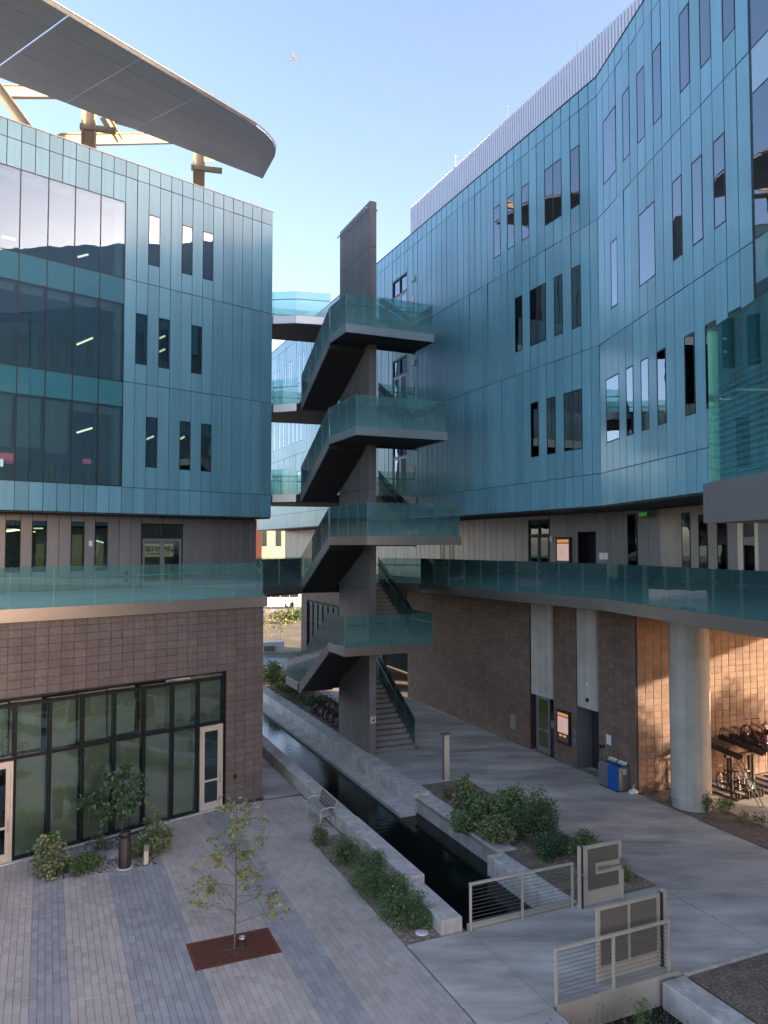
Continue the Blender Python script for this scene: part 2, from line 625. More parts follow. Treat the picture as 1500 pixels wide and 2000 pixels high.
# ------------------------------------------------------------------ measuring helper
def hit(u, v, M, y=0.0):
    """where the sight line through a measured point of the photograph meets a wall plane (s, z)"""
    x = (u - 750) / F_PX
    yy = (1000 - v) / F_PX
    d = Vector((x, math.cos(PITCH) - yy * math.sin(PITCH), math.sin(PITCH) + yy * math.cos(PITCH)))
    R = M.inverted()
    o = R @ Vector((0, 0, CAM_Z))
    dd = R.to_3x3() @ d
    t = (y - o.y) / dd.y
    q = o + dd * t
    return q.x, q.z


# ------------------------------------------------------------------ facade builders
def subtract(z0, z1, holes):
    segs = [(z0, z1)]
    for a, b in holes:
        new = []
        for s, e in segs:
            if b <= s or a >= e:
                new.append((s, e))
            else:
                if a > s + 0.04:
                    new.append((s, a))
                if b < e - 0.04:
                    new.append((b, e))
        segs = new
    return segs


def facade(M, cols, rows, holes, pieces, core, t=0.03, gap=0.022, vgap=None, mat=0, tilt=0.0035, core_d=0.2):
    for i in range(len(cols) - 1):
        c0, c1 = cols[i], cols[i + 1]
        mid = (c0 + c1) / 2
        hz = [(h[2], h[3]) for h in holes if h[0] - 0.02 < mid < h[1] + 0.02]
        for r in range(len(rows) - 1):
            for s, e in subtract(rows[r], rows[r + 1], hz):
                core.box(c0, c1, 0.005, core_d, s, e, M)
                if e - s < 0.06:
                    continue
                vg = vgap or gap
                T = M @ Matrix.Translation((c0 + vg / 2, 0, s + gap / 2))
                T = T @ Matrix.Rotation(random.uniform(-tilt, tilt), 4, 'Z') @ Matrix.Rotation(random.uniform(-tilt, tilt), 4, 'X')
                pieces.add(T, c1 - c0 - vg, e - s - gap, t, mat)


def _pane(name, mat, root, M, x0, x1, y, z0, z1, th):
    mb = MB()
    mb.box(0, x1 - x0, 0, th, 0, z1 - z0)
    return mb.build(name, mat, root, M @ Matrix.Translation((x0, y, z0)))


def window(root, M, s0, s1, z0, z1, pane=None, fw=0.03, y0=-0.034, y1=0.1, mull=(), trans=(), sub=True):
    mb = MB()
    T = M @ Matrix.Translation((s0, 0, z0))
    w, h = s1 - s0, z1 - z0
    mb.box(0, fw, y0, y1, 0, h)
    mb.box(w - fw, w, y0, y1, 0, h)
    mb.box(fw, w - fw, y0, y1, 0, fw)
    mb.box(fw, w - fw, y0, y1, h - fw, h)
    for x in mull:
        mb.box(x - s0 - fw / 2, x - s0 + fw / 2, y0, y1, fw, h - fw)
    f = mb.build('window', MAT['frame'], root, T)
    xs = [fw] + [q for x in mull for q in (x - s0 - fw / 2, x - s0 + fw / 2)] + [w - fw]
    for i in range(0, len(xs), 2):
        _pane('pane', pane or MAT['pane'], f, T, xs[i], xs[i + 1], -0.026, fw, h - fw, 0.01)
    return f


def door_set(root, M, s0, s1, z0, ztop, leaves=2, tz=None, frame='frame', leafmat='frame', fw=0.06, y0=-0.02, y1=0.12,
             sash=0.09, pane=None, bar=False, side=None):
    """door frame with transom; each leaf is a door with its own pane and handle"""
    w, h = s1 - s0, ztop - z0
    T = M @ Matrix.Translation((s0, 0, z0))
    mb = MB()
    mb.box(0, fw, y0, y1, 0, h)
    mb.box(w - fw, w, y0, y1, 0, h)
    mb.box(fw, w - fw, y0, y1, h - fw, h)
    hz = (tz - z0) if tz else h - fw
    if tz:
        mb.box(fw, w - fw, y0, y1, hz, hz + fw)
        if leaves == 2:
            mb.box(w / 2 - fw / 2, w / 2 + fw / 2, y0, y1, hz + fw, h - fw)
    df = mb.build('door_frame', MAT[frame], root, T)
    if tz:
        if leaves == 2:
            _pane('pane', pane or MAT['pane'], df, T, fw, w / 2 - fw / 2, 0.05, hz + fw, h - fw, 0.01)
            _pane('pane', pane or MAT['pane'], df, T, w / 2 + fw / 2, w - fw, 0.05, hz + fw, h - fw, 0.01)
        else:
            _pane('pane', pane or MAT['pane'], df, T, fw, w - fw, 0.05, hz + fw, h - fw, 0.01)
    xa, xb = fw + 0.004, w - fw - 0.004
    xs = [(xa, (xa + xb) / 2 - 0.003), ((xa + xb) / 2 + 0.003, xb)] if leaves == 2 else [(xa, xb)]
    for k, (a, b) in enumerate(xs):
        mb = MB()
        top = hz - 0.004
        mb.box(a, a + sash, 0.0, 0.05, 0.012, top)
        mb.box(b - sash, b, 0.0, 0.05, 0.012, top)
        mb.box(a + sash, b - sash, 0.0, 0.05, 0.012, 0.26)
        mb.box(a + sash, b - sash, 0.0, 0.05, top - sash, top)
        if bar:
            mb.box(a + sash, b - sash, 0.0, 0.05, 0.98, 1.05)
        lf = mb.build('door', MAT[leafmat], root, T)
        _pane('pane', pane or MAT['pane'], lf, T, a + sash, b - sash, 0.02, 0.26, top - sash, 0.01)
        hx = b - sash / 2 if k == 0 and leaves == 2 else (a + sash / 2 if leaves == 2 else b - sash / 2)
        hb = MB()
        hb.tube([(hx, 0.0, 0.9), (hx, -0.07, 0.9), (hx, -0.07, 1.25), (hx, 0.0, 1.25)], 0.012, 6)
        hb.build('handle', MAT['steel'], lf, T)
    return df


def rail_run(root, p0, p1, h=1.3, n=None, mat='rail', inner=(0, 0, 1), hand=True, th=0.018, hh=0.95, off=0.09, name='glass_pane', gap=0.02, stand=True):
    """glass guard between two base points (they may differ in height) with a handrail on its inner side"""
    p0, p1 = Vector(p0), Vector(p1)
    d = p1 - p0
    L = math.hypot(d.x, d.y)
    if n is None:
        n = max(1, round(L / 1.25))
    e = Vector((d.x, d.y, 0)).normalized()
    nrm = Vector((-e.y, e.x, 0))
    ang = math.atan2(e.y, e.x)
    slope = d.z / L
    for i in range(n):
        a0, a1 = L * i / n + gap / 2, L * (i + 1) / n - gap / 2
        w = a1 - a0
        dz = slope * w
        v = [(0, 0, 0), (w, 0, dz), (w, th, dz), (0, th, 0), (0, 0, h), (w, 0, h + dz), (w, th, h + dz), (0, th, h)]
        f = [(0, 3, 2, 1), (4, 5, 6, 7), (0, 1, 5, 4), (1, 2, 6, 5), (2, 3, 7, 6), (3, 0, 4, 7)]
        mb = MB()
        mb.add(v, [f[2], f[4]])
        mb.mi = 1
        mb.add(v, [f[0], f[1], f[3], f[5]])
        q = p0 + e * a0 + Vector((0, 0, slope * a0))
        mb.build(name, [MAT[mat], MAT['glassedge']], root, fr(q.x, q.y, ang, q.z))
    if hand:
        s = 1 if nrm.dot(Vector(inner)) > 0 else -1
        o = nrm * (s * off)
        mb = MB()
        a, b = p0 + o + Vector((0, 0, hh)), p1 + o + Vector((0, 0, hh))
        mb.tube([a, b], 0.026, 6)
        if stand:
            for i in range(n):
                for t in (0.12, 0.88):
                    q = p0 + d * ((i + t) / n) + Vector((0, 0, hh))
                    mb.tube([q + Vector((0, 0, -0.06)), q + o + Vector((0, 0, -0.06)), q + o], 0.014, 5)
        mb.build('handrail', MAT['steel'], root, Matrix.Identity(4))


def text_mesh(name, s, size, mat, parent, M, align='LEFT', bold=0.0):
    cu = bpy.data.curves.new(name, 'FONT')
    cu.body = s
    cu.size = size
    cu.align_x = align
    cu.extrude = 0.002
    cu.offset = bold
    cu.resolution_u = 3
    o = bpy.data.objects.new(name, cu)
    COL.objects.link(o)
    dg = bpy.context.evaluated_depsgraph_get()
    me = bpy.data.meshes.new_from_object(o.evaluated_get(dg))
    bpy.data.objects.remove(o)
    bpy.data.curves.remove(cu)
    me.materials.clear()
    me.materials.append(mat)
    return put(name, me, parent, M @ Matrix.Rotation(math.pi / 2, 4, 'X'))


# ------------------------------------------------------------------ left building
LBL = thing('building', 'blue panelled building with a big glass wall on a brown block base', 'building', Matrix.Translation((-14, 36, 0)))
core = MB()
lp = Pieces(LBL, 'metal_panel', [MAT['blue']])
pc = 0.555
colsL = [-0.13 - pc * k for k in range(28, 0, -1)] + [0.0]
rowsL = [Z_SOF, FL[0], 16.67, 21.3, 25.93, Z_TOP]


def lb(k):
    return -0.13 - pc * k


winL = [(lb(12), lb(11), 22.22, 24.53), (lb(9), lb(8), 22.22, 24.53), (lb(7), lb(6), 22.22, 24.53),
        (lb(13), lb(12), 17.56, 19.85), (lb(11), lb(10), 17.56, 19.85), (lb(8), lb(7), 17.56, 19.85),
        (lb(12), lb(11), 12.93, 15.20), (lb(9), lb(8), 12.93, 15.20), (lb(7), lb(6), 12.93, 15.20)]
cw = (lb(24), lb(14), 12.0, 24.75)
rows_cw = sorted(set(rowsL + [24.75]))
holes = winL + [cw]
# over the glass wall the top row is cut once more at its head
facade(M_LU, [c for c in colsL if c <= lb(14) + 1e-6], [Z_SOF, 12.0, 24.75, 25.93, Z_TOP], [cw], lp, core)
facade(M_LU, [c for c in colsL if c >= lb(14) - 1e-6], rowsL, winL, lp, core)
lp.flush()
core.build('wall', MAT['joint'], LBL, Matrix.Identity(4))
for w in winL:
    window(LBL, M_LU, *w)
# glass wall: panes between slim dark mullions, spandrel bands at the floors
mb = MB()
zs = [12.0, 15.52, 16.65, 20.13, 21.3, 24.75]
xs = [lb(24 - 2 * i) for i in range(6)]
for x in xs:
    mb.box(x - 0.022, x + 0.022, -0.036, 0.08, 12.0, 24.75)
for z in zs:
    mb.box(xs[0] + 0.022, xs[-1] - 0.022, -0.034, 0.07, z - 0.02, z + 0.02)
cwf = mb.build('glass_wall_frame', MAT['frame'], LBL, M_LU)
for i in range(5):
    for r in range(5):
        _pane('pane', MAT['spandrel'] if r in (1, 3) else MAT['pane2'], cwf, M_LU, xs[i] + 0.022, xs[i + 1] - 0.022, -0.025, zs[r] + 0.02, zs[r + 1] - 0.02, 0.01)
# rooms behind the glass
mb = MB()
X0, X1 = -15.6, -0.25
for z in FL + [Z_TOP - 0.9]:
    mb.box(X0, X1, 0.35, 7.0, z - 0.75, z)
mb.box(X0, X1, 7.0, 7.2, Z_SOF, Z_TOP - 0.2)
mb.box(X1, X1 + 0.1, 0.35, 7.0, Z_SOF + 0.3, Z_TOP - 0.2)
mb.box(-7.6, -7.5, 0.35, 7.0, Z_SOF + 0.3, Z_TOP - 0.2)
mb.build('room', MAT['room'], LBL, M_LU)
mb = MB()
for z in FL:
    for i in range(5):
        if z == FL[0]:
            drop = (2.1, 2.05, 2.2, 0.32, 0.32)[i]
        else:
            drop = 0.32
        mb.box(xs[i] + 0.08, xs[i + 1] - 0.08, 0.22, 0.25, z + 3.5 - drop, z + 3.5)
    mb.box(xs[-1] - 0.36, xs[-1] - 0.06, 0.16, 0.34, z + 0.1, z + 3.5)
mb.build('blind', MAT['blind'], LBL, M_LU)
for (u, v, u2, v2) in ((152, 502, 172, 497), (150, 673, 181, 660), (150, 845, 180, 836), (286, 858, 300, 852), (351, 858, 360, 853),
                       (309, 662, 322, 656), (309, 688, 322, 682), (4, 462, 30, 468)):
    a = hit(u, v, M_LU, 2.6)
    b = hit(u2, v2, M_LU, 2.6)
    mb = MB()
    mb.tube([(a[0], 2.6, a[1]), (b[0], 2.6, b[1])], 0.05, 6)
    mb.build('lamp', MAT['lamp'], LBL, M_LU)
# glowing display inside the lowest floor of the glass wall
a = hit(0, 885, M_LU, 3.2)
b = hit(35, 915, M_LU, 3.2)
for (u0, v0, u1, v1, col, st) in ((-20, 886, 30, 896, (0.9, 0.12, 0.12), 0.45), (-20, 896, 30, 903, (0.55, 0.05, 0.3), 0.4),
                                  (162, 897, 178, 905, (0.8, 0.1, 0.2), 0.35), (0, 897, 6, 911, (0.9, 0.9, 0.9), 1.0)):
    a = hit(u0, v1, M_LU, 3.2)
    b = hit(u1, v0, M_LU, 3.2)
    mb = MB()
    yy = 3.2 if st != 1.0 else 3.17
    mb.box(a[0], b[0], yy, yy + 0.02, a[1], b[1])
    mb.build('screen', emat('screen_glow', col, st * 0.35), LBL, M_LU)
# parapet cap, roof, flank and back
mb = MB()
mb.box(-15.7, 0.03, -0.045, 0.35, Z_TOP, Z_TOP + 0.05, M_LU)
mb.build('coping', MAT['stringer'], LBL, Matrix.Identity(4))
k0 = M_LU @ Vector((0, 0.25, 0))
k1 = M_LU @ Vector((-15.6, 0.25, 0))
kb = M_LU @ Vector((0, 0, 0)) + Vector((B2.x, B2.y, 0)) * 18
kc = M_LU @ Vector((-15.6, 18, 0))
mb = MB()
n = Vector((A2.x, A2.y, 0))
q0 = M_LU @ Vector((0.0, 0.0, 0))
for (a, b) in ((q0, kb), (kb, kc), (kc, k1)):
    e = (b - a).normalized()
    o = Vector((e.y, -e.x, 0)) * -0.2
    mb.prism([(a.x, a.y), (b.x, b.y), (b.x + o.x, b.y + o.y), (a.x + o.x, a.y + o.y)], Z_SOF, Z_TOP - 0.01)
mb.build('flank_wall', MAT['blue'], LBL, Matrix.Identity(4))
mb = MB()
mb.prism([(k0.x, k0.y), (kb.x, kb.y), (kc.x, kc.y), (k1.x, k1.y)], 25.75, 25.95)
mb.build('roof', MAT['conc'], LBL, Matrix.Identity(4))
mb = MB()
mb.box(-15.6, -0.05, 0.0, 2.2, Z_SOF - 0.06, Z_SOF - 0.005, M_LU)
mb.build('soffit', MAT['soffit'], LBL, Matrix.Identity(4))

# recessed grey wall on the deck
M_LG = M_LU @ Matrix.Translation((0, 1.4, 0))
gp = Pieces(LBL, 'cladding_panel', [MAT['grey']])
core = MB()
gw = [(-12.22, -11.63), (-11.16, -10.57), (-9.53, -8.95), (-8.47, -7.89)]
gd = (-6.28, -4.16)
gc = sorted(set([-15.6 + 0.56 * i for i in range(5)] + [q for w in gw for q in w] + list(gd) + [-13.3, -12.75, -10.05, -7.35, -6.81, -5.75, -5.22, -4.69, -3.6, -3.06, -2.52, -1.97, -1.42, -0.87, -0.32, 0.05]))
gc = [c for i, c in enumerate(gc) if i == 0 or c - gc[i - 1] > 0.12]
gholes = [(a, b, 8.27, 10.43) for a, b in gw] + [(gd[0], gd[1], Z_DECK, 10.42)]
facade(M_LG, gc, [Z_DECK, Z_SOF - 0.07], gholes, gp, core, t=0.02, gap=0.022)
gp.flush()
core.build('recess_wall', MAT['joint'], LBL, Matrix.Identity(4))
for a, b in gw:
    window(LBL, M_LG, a, b, 8.27, 10.43)
df = door_set(LBL, M_LG, gd[0], gd[1], Z_DECK, 10.42, 2, 9.72, frame='frame', leafmat='stringer', sash=0.11)
# the hall behind the doors, with its banner
mb = MB()
mb.box(-15.6, 0, 4.2, 4.3, Z_DECK, Z_SOF)
mb.box(-15.6, 0, 0.25, 4.2, Z_DECK - 0.02, Z_DECK)
mb.build('hall', MAT['room'], LBL, M_LG)
mb = MB()
mb.box(-15.6, 0.1, 0.3, 0.34, Z_DECK + 3.0, Z_SOF)
mb.box(-7.0, -6.95, 0.3, 4.2, Z_DECK, Z_SOF)
mb.build('partition', MAT['roomdark'], LBL, M_LG)
a = hit(283, 1088, M_LG, 0.5)
b = hit(339, 1062, M_LG, 0.5)
MAT['banner'] = emat('banner_paper_glow', (0.95, 0.62, 0.36), 0.10)  # paper is given a faint glow of its own
mb = MB()
mb.box(a[0], b[0], 0.5, 0.515, a[1], b[1])
bn = mb.build('banner', MAT['banner'], LBL, M_LG)
tb = pmat('print_black', (0.02, 0.01, 0.01), rough=0.8, namp=0)
tr_ = pmat('print_maroon', (0.20, 0.01, 0.02), rough=0.8, namp=0)
w_ = b[0] - a[0]
h_ = b[1] - a[1]
text_mesh('lettering', 'SU', 0.34, tb, bn, M_LG @ Matrix.Translation((a[0] + 0.02, 0.49, a[1] + h_ * 0.42)), bold=0.012)
text_mesh('lettering', 'Institute of', 0.19, tb, bn, M_LG @ Matrix.Translation((a[0] + w_ * 0.33, 0.49, a[1] + h_ * 0.60)), bold=0.006)
text_mesh('lettering', 'Human Origins', 0.19, tb, bn, M_LG @ Matrix.Translation((a[0] + w_ * 0.33, 0.49, a[1] + h_ * 0.41)), bold=0.006)
mb = MB()
mb.box(a[0] + 0.05, a[0] + w_ * 0.62, 0.488, 0.492, a[1] + h_ * 0.2, a[1] + h_ * 0.27)
mb.build('print_line', tr_, bn, M_LG)
mb = MB()
for i in range(6):
    z = a[1] + 0.05 + i * 0.09
    mb.box(b[0] + 0.08, b[0] + 0.36, 0.5, 0.51, z, z + 0.035)
mb.build('poster_lines', MAT['blind'], LBL, M_LG)
# lamps seen in the grey wall's windows
for (u, v, u2, v2) in ((13, 1034, 33, 1034), (66, 1032, 84, 1032), (188, 1056, 202, 1060)):
    a = hit(u, v, M_LG, 2.2)
    b = hit(u2, v2, M_LG, 2.2)
    mb = MB()
    mb.tube([(a[0], 2.2, a[1]), (b[0], 2.2, b[1])], 0.035, 6)
    mb.build('lamp', MAT['lamp'], LBL, M_LG)
MAT['warmwall'] = emat('room_wall_glow', (0.8, 0.5, 0.16), 0.05)  # wall patches glow by themselves in place of room light
for (u0, v0, u1, v1) in ((70, 1062, 86, 1110), (140, 1045, 160, 1110), (188, 1058, 205, 1108)):
    a = hit(u0, v1, M_LG, 2.6)
    b = hit(u1, v0, M_LG, 2.6)
    mb = MB()
    mb.box(a[0], b[0], 2.6, 2.65, a[1], b[1])
    mb.build('glow_panel', MAT['warmwall'], LBL, M_LG)
# small card and switch boxes on the grey wall
mb = MB()
mb.box(-8.75, -8.6, -0.05, -0.02, 9.36, 9.6, M_LG)
mb.build('card', MAT['white'], LBL, Matrix.Identity(4))
mb = MB()
mb.box(-7.05, -6.94, -0.05, -0.02, 8.0, 8.2, M_LG)
mb.box(-7.05, -6.94, -0.05, -0.02, 7.7, 7.85, M_LG)
mb.build('switch_box', MAT['black'], LBL, Matrix.Identity(4))

# block base
bp = Pieces(LBL, 'block', [MAT['block']], c=0.008)
core = MB()
bc = [-0.01 - 0.3925 * k for k in range(42, -1, -1)]
LW0, LW1, LWT = -13.8, -1.58, 4.72
bc = [c for c in bc if abs(c - LW1) > 0.12] + [LW1]
bc.sort()
br = [0.0 + 0.2482 * k for k in range(19)] + [4.74]
br = br[:19] + [4.86] + [4.86 + 0.2516 * k for k in range(1, 10)]
br[-1] = 7.12
for i in range(len(bc) - 1):
    for r in range(len(br) - 1):
        c0, c1, z0, z1 = bc[i], bc[i + 1], br[r], br[r + 1]
        mid = (c0 + c1) / 2
        if LW0 < mid < LW1 and z0 < LWT - 0.05:
            continue
        z0_ = max(z0, LWT) if LW0 < mid < LW1 else z0
        if z1 - z0_ < 0.05:
            continue
        g = 0.010
        T = M_LB @ Matrix.Translation((c0 + g / 2, random.uniform(-0.004, 0.004), z0_ + g / 2))
        bp.add(T, c1 - c0 - g, z1 - z0_ - g, 0.03)
        core.box(c0, c1, -0.012, 0.3, z0_, z1, M_LB)
bp.flush()
core.build('base_wall', MAT['mortar'], LBL, Matrix.Identity(4))
# storefront
sx = [-13.8, -12.8, -11.8, -10.75, -9.76, -8.74, -7.72, -6.71, -5.68, -4.65, -3.62, -2.64, -1.58]
mb = MB()
for i, x in enumerate(sx):
    x0 = x - 0.045 if i else x
    mb.box(x0 if i < len(sx) - 1 else x - 0.09, x + (0.045 if i < len(sx) - 1 else 0), 0.06, 0.26, 0.04, LWT - 0.06)
for i in range(len(sx) - 1):
    for z in (0.04, 3.03, LWT - 0.12):
        if z == 0.04 and i in (4, 11):
            continue
        mb.box(sx[i] + 0.045, sx[i + 1] - (0.045 if i < len(sx) - 2 else 0.09), 0.08, 0.24, z - 0.04, z + 0.05)
sf = mb.build('storefront_frame', MAT['frame'], LBL, M_LB)
for i in range(len(sx) - 1):
    for z0, z1 in ((0.09, 2.99), (3.08, LWT - 0.16)):
        if z0 < 1 and i in (4, 11):
            continue
        _pane('pane', MAT['shopglass'], sf, M_LB, sx[i] + 0.045, sx[i + 1] - (0.045 if i < len(sx) - 2 else 0.09), 0.14, z0, z1, 0.01)
for i in (4, 11):
    T = M_LB @ Matrix.Translation((0, 0.05, 0))
    door_set(LBL, T, sx[i] + 0.05, sx[i + 1] - (0.05 if i == 4 else 0.095), 0.03, 2.98, 1, None, frame='alu', leafmat='alu', sash=0.12, fw=0.07, bar=True)
mb = MB()
for i in range(len(sx) - 1):
    if i not in (4, 11):
        mb.box(sx[i] + 0.05, sx[i + 1] - 0.05, 0.34, 0.36, 0.06, 3.02)
    mb.box(sx[i] + 0.05, sx[i + 1] - 0.05, 0.55 + 0.1 * (i % 3), 0.58 + 0.1 * (i % 3), 3.05, LWT - 0.1)
mb.build('shade', MAT['blindgreen'], LBL, M_LB)
mb = MB()
mb.box(-14, -1.4, 5.0, 5.1, 0, 7.0)
mb.box(-14, -1.4, 0.4, 5.0, 0.0, 0.02)
mb.box(-14, -1.4, 0.4, 5.0, 4.72, 4.8)
mb.build('shop_room', MAT['roomdark'], LBL, M_LB)
mb = MB()
mb.box(-13.8, -1.58, -0.06, 0.06, 0.0, 0.035)
mb.build('sill', MAT['conc'], LBL, M_LB)
mb = MB()
mb.box(-1.25, -1.17, -0.09, -0.03, 0.95, 1.1)
mb.build('switch_box', MAT['black'], LBL, M_LB)
# flank of the block base
g0 = M_LB @ Vector((-0.01, 0, 0))
g1 = g0 + Vector((B2.x, B2.y, 0)) * 10.5
mb = MB()
o = Vector((-A2.x, -A2.y, 0)) * 0.3
mb.prism([(g0.x, g0.y), (g1.x, g1.y), (g1.x + o.x, g1.y + o.y), (g0.x + o.x, g0.y + o.y)], 0, 7.1)
mb.build('base_flank', MAT['block'], LBL, Matrix.Identity(4))

# deck on the block base
d0 = M_LB @ Vector((0.06, -0.06, 0))
d1 = M_LB @ Vector((-18, -0.06, 0))
d2 = M_LG @ Vector((-18, 0.0, 0))
d3 = M_LG @ Vector((0.06, 0.0, 0))
e1, e2 = AB(9.0, 34.6), AB(10.5, 38.4)
mb = MB()
mb.prism([(q.x, q.y) for q in (d0, e1, e2, d3, d2, d1)], 7.20, Z_DECK)
mb.build('deck', MAT['conc'], LBL, Matrix.Identity(4))
mb = MB()
mb.box(-18, 0.10, -0.12, -0.062, 7.10, 7.49)
fd = mb.build('fascia', MAT['steel'], LBL, M_LB)
a = M_LB @ Vector((0.0, 0.05, Z_DECK))
b = M_LB @ Vector((-18, 0.05, Z_DECK))
rail_run(LBL, a, b, 1.30, 14, inner=(M_LB.to_3x3() @ Vector((0, 1, 0))))
rail_run(LBL, a + Vector((-0.05, 0.12, 0)), AB(8.95, 34.6, Z_DECK), 1.30, 5, inner=(-A2.x, -A2.y, 0))

# ------------------------------------------------------------------ solar canopy on the left roof
CAN = thing('roof_canopy', 'long grey roof canopy with a rounded end on steel posts above the left building', 'canopy', Matrix.Translation((-14, 40, 26)))
ZC = 29.6


def onz(u, v, z):
    x = (u - 750) / F_PX
    yy = (1000 - v) / F_PX
    d = Vector((x, math.cos(PITCH) - yy * math.sin(PITCH), math.sin(PITCH) + yy * math.cos(PITCH)))
    t = (z - CAM_Z) / d.z
    return Vector((d.x * t, d.y * t, z))


far0, far1 = onz(0, 152, ZC), onz(513, 349, ZC)
near0, near1 = onz(82, 0, ZC), onz(500, 247, ZC)
fd_ = (far0 - far1).normalized()
nd_ = (near0 - near1).normalized()
# seams measured across the soffit, from the rounded end outwards
seam_n = [onz(392, 187, ZC), onz(272, 117, ZC), onz(134, 33, ZC)]
seam_f = [onz(300, 233, ZC), onz(130, 201, ZC), onz(0, 130, ZC)]
tn = [0.0] + [(q - near1).dot(nd_) for q in seam_n] + [(near0 - near1).dot(nd_) + 6, (near0 - near1).dot(nd_) + 20]
tf = []
for q, r in zip(seam_n, seam_f):
    e = (r - q)
    # where the seam line meets the far edge
    A_ = np.array([[e.x, -fd_.x], [e.y, -fd_.y]])
    s = np.linalg.solve(A_, np.array([far1.x - q.x, far1.y - q.y]))
    tf.append(s[1])
tf = [0.0] + tf + [tf[-1] + 7, tf[-1] + 21]
NS = 5
for i in range(5):
    for j in range(NS):
        def P(t, w):
            a = near1 + nd_ * (tn[i] * (1 - t) + tn[i + 1] * t)
            b = far1 + fd_ * (tf[i] * (1 - t) + tf[i + 1] * t)
            return a.lerp(b, w)
        g = 0.0014
        t0 = 0.010 if i else 0.0
        w0, w1 = j / NS + g, (j + 1) / NS - g
        poly = [P(t0, w0), P(1, w0), P(1, w1), P(t0, w1)]
        mb = MB()
        mb.prism([(q.x, q.y) for q in poly], ZC, ZC + 0.05)
        mb.build('soffit_panel', MAT['canopy'], CAN, Matrix.Identity(4))
# rounded end
tip = [near1, onz(520, 262, ZC), onz(532, 276, ZC), onz(539, 290, ZC), onz(537, 305, ZC), far1]
mb = MB()
mb.prism([(q.x, q.y) for q in tip], ZC + 0.004, ZC + 0.05)
mb.build('soffit_panel', MAT['canopy'], CAN, Matrix.Identity(4))
# edge: a rising lip along the near side
mb = MB()
e = nd_
nn = Vector((e.y, -e.x, 0))
if nn.dot(-near1) < 0:
    nn = -nn
pa, pb = near1, near1 + nd_ * tn[-1]
mb.add([pa, pb, pb + nn * 0.10 + Vector((0, 0, 0.12)), pa + nn * 0.06 + Vector((0, 0, 0.08)),
        pa + Vector((0, 0, 0.2)), pb + Vector((0, 0, 0.2)), pb + nn * 0.08 + Vector((0, 0, 0.24)), pa + nn * 0.05 + Vector((0, 0, 0.22))],
       [(0, 1, 2, 3), (7, 6, 5, 4), (0, 3, 7, 4), (1, 5, 6, 2), (3, 2, 6, 7)])
mb.build('edge_panel', MAT['stringer'], CAN, Matrix.Identity(4))
mb = MB()
rim = [pb + nn * 0.12 + Vector((0, 0, 0.16)), pa + nn * 0.07 + Vector((0, 0, 0.14))] + [q + Vector((0, 0, 0.14)) for q in tip[1:]]
mb.tube(rim, 0.035, 6)
mb.build('edge_trim', MAT['steel'], CAN, Matrix.Identity(4))
# posts and bracing
for (u, vb, vt, w) in ((173, 300, 210, 0.62), (388, 375, 290, 0.60)):
    q = hit(u, vb, M_LU, 3.2)
    c = M_LU @ Vector((q[0], 3.2, 0))
    T = fr(c.x, c.y, BD * 0.6)
    mb = MB()
    mb.box(-w / 2, -w / 2 + 0.06, -w / 2, w / 2, 25.9, 30.2)
    mb.box(w / 2 - 0.06, w / 2, -w / 2, w / 2, 25.9, 30.2)
    mb.box(-w / 2 + 0.06, w / 2 - 0.06, -0.03, 0.03, 25.9, 30.2)
    mb.box(-w / 2 - 0.1, w / 2 + 0.9, -0.1, 0.1, 29.2, 29.45)
    mb.build('post', MAT['truss'], CAN, T)


def beam(u0, v0, u1, v1, y0, y1, wd, ht):
    a = hit(u0, v0, M_LU, y0)
    b = hit(u1, v1, M_LU, y1)
    pa = M_LU @ Vector((a[0], y0, a[1]))
    pb = M_LU @ Vector((b[0], y1, b[1]))
    d = (pb - pa)
    L = d.length
    d.normalize()
    up = Vector((0, 0, 1)) if abs(d.z) < 0.9 else Vector((1, 0, 0))
    sx_ = d.cross(up).normalized()
    sz_ = sx_.cross(d).normalized()
    R = Matrix(((d.x, sx_.x, sz_.x, pa.x), (d.y, sx_.y, sz_.y, pa.y), (d.z, sx_.z, sz_.z, pa.z), (0, 0, 0, 1)))
    mb = MB()
    mb.box(0, L, -wd / 2, wd / 2, ht / 2 - 0.05, ht / 2)
    mb.box(0, L, -wd / 2, wd / 2, -ht / 2, -ht / 2 + 0.05)
    mb.box(0, L, -0.025, 0.025, -ht / 2 + 0.05, ht / 2 - 0.05)
    mb.build('beam', MAT['truss'], CAN, R)


beam(-60, 178, 110, 180, 6.0, 6.5, 0.4, 0.55)
beam(-6, 168, 58, 256, 6.0, 5.0, 0.35, 0.5)
beam(120, 273, 340, 270, 5.0, 7.0, 0.4, 0.55)
beam(204, 226, 232, 276, 5.6, 6.0, 0.35, 0.45)
beam(203, 226, 330, 262, 6.5, 9.0, 0.3, 0.4)
beam(388, 312, 425, 308, 4.0, 5.0, 0.3, 0.3)

# ------------------------------------------------------------------ right building
RBL = thing('building', 'long blue metal panelled building on the right under a pale roof screen', 'building', Matrix.Translation((14, 36, 0)))
core = MB()
rp = Pieces(RBL, 'metal_panel', [MAT['blue']])
rc = 0.548


def rb(k):
    return -0.47 - rc * k


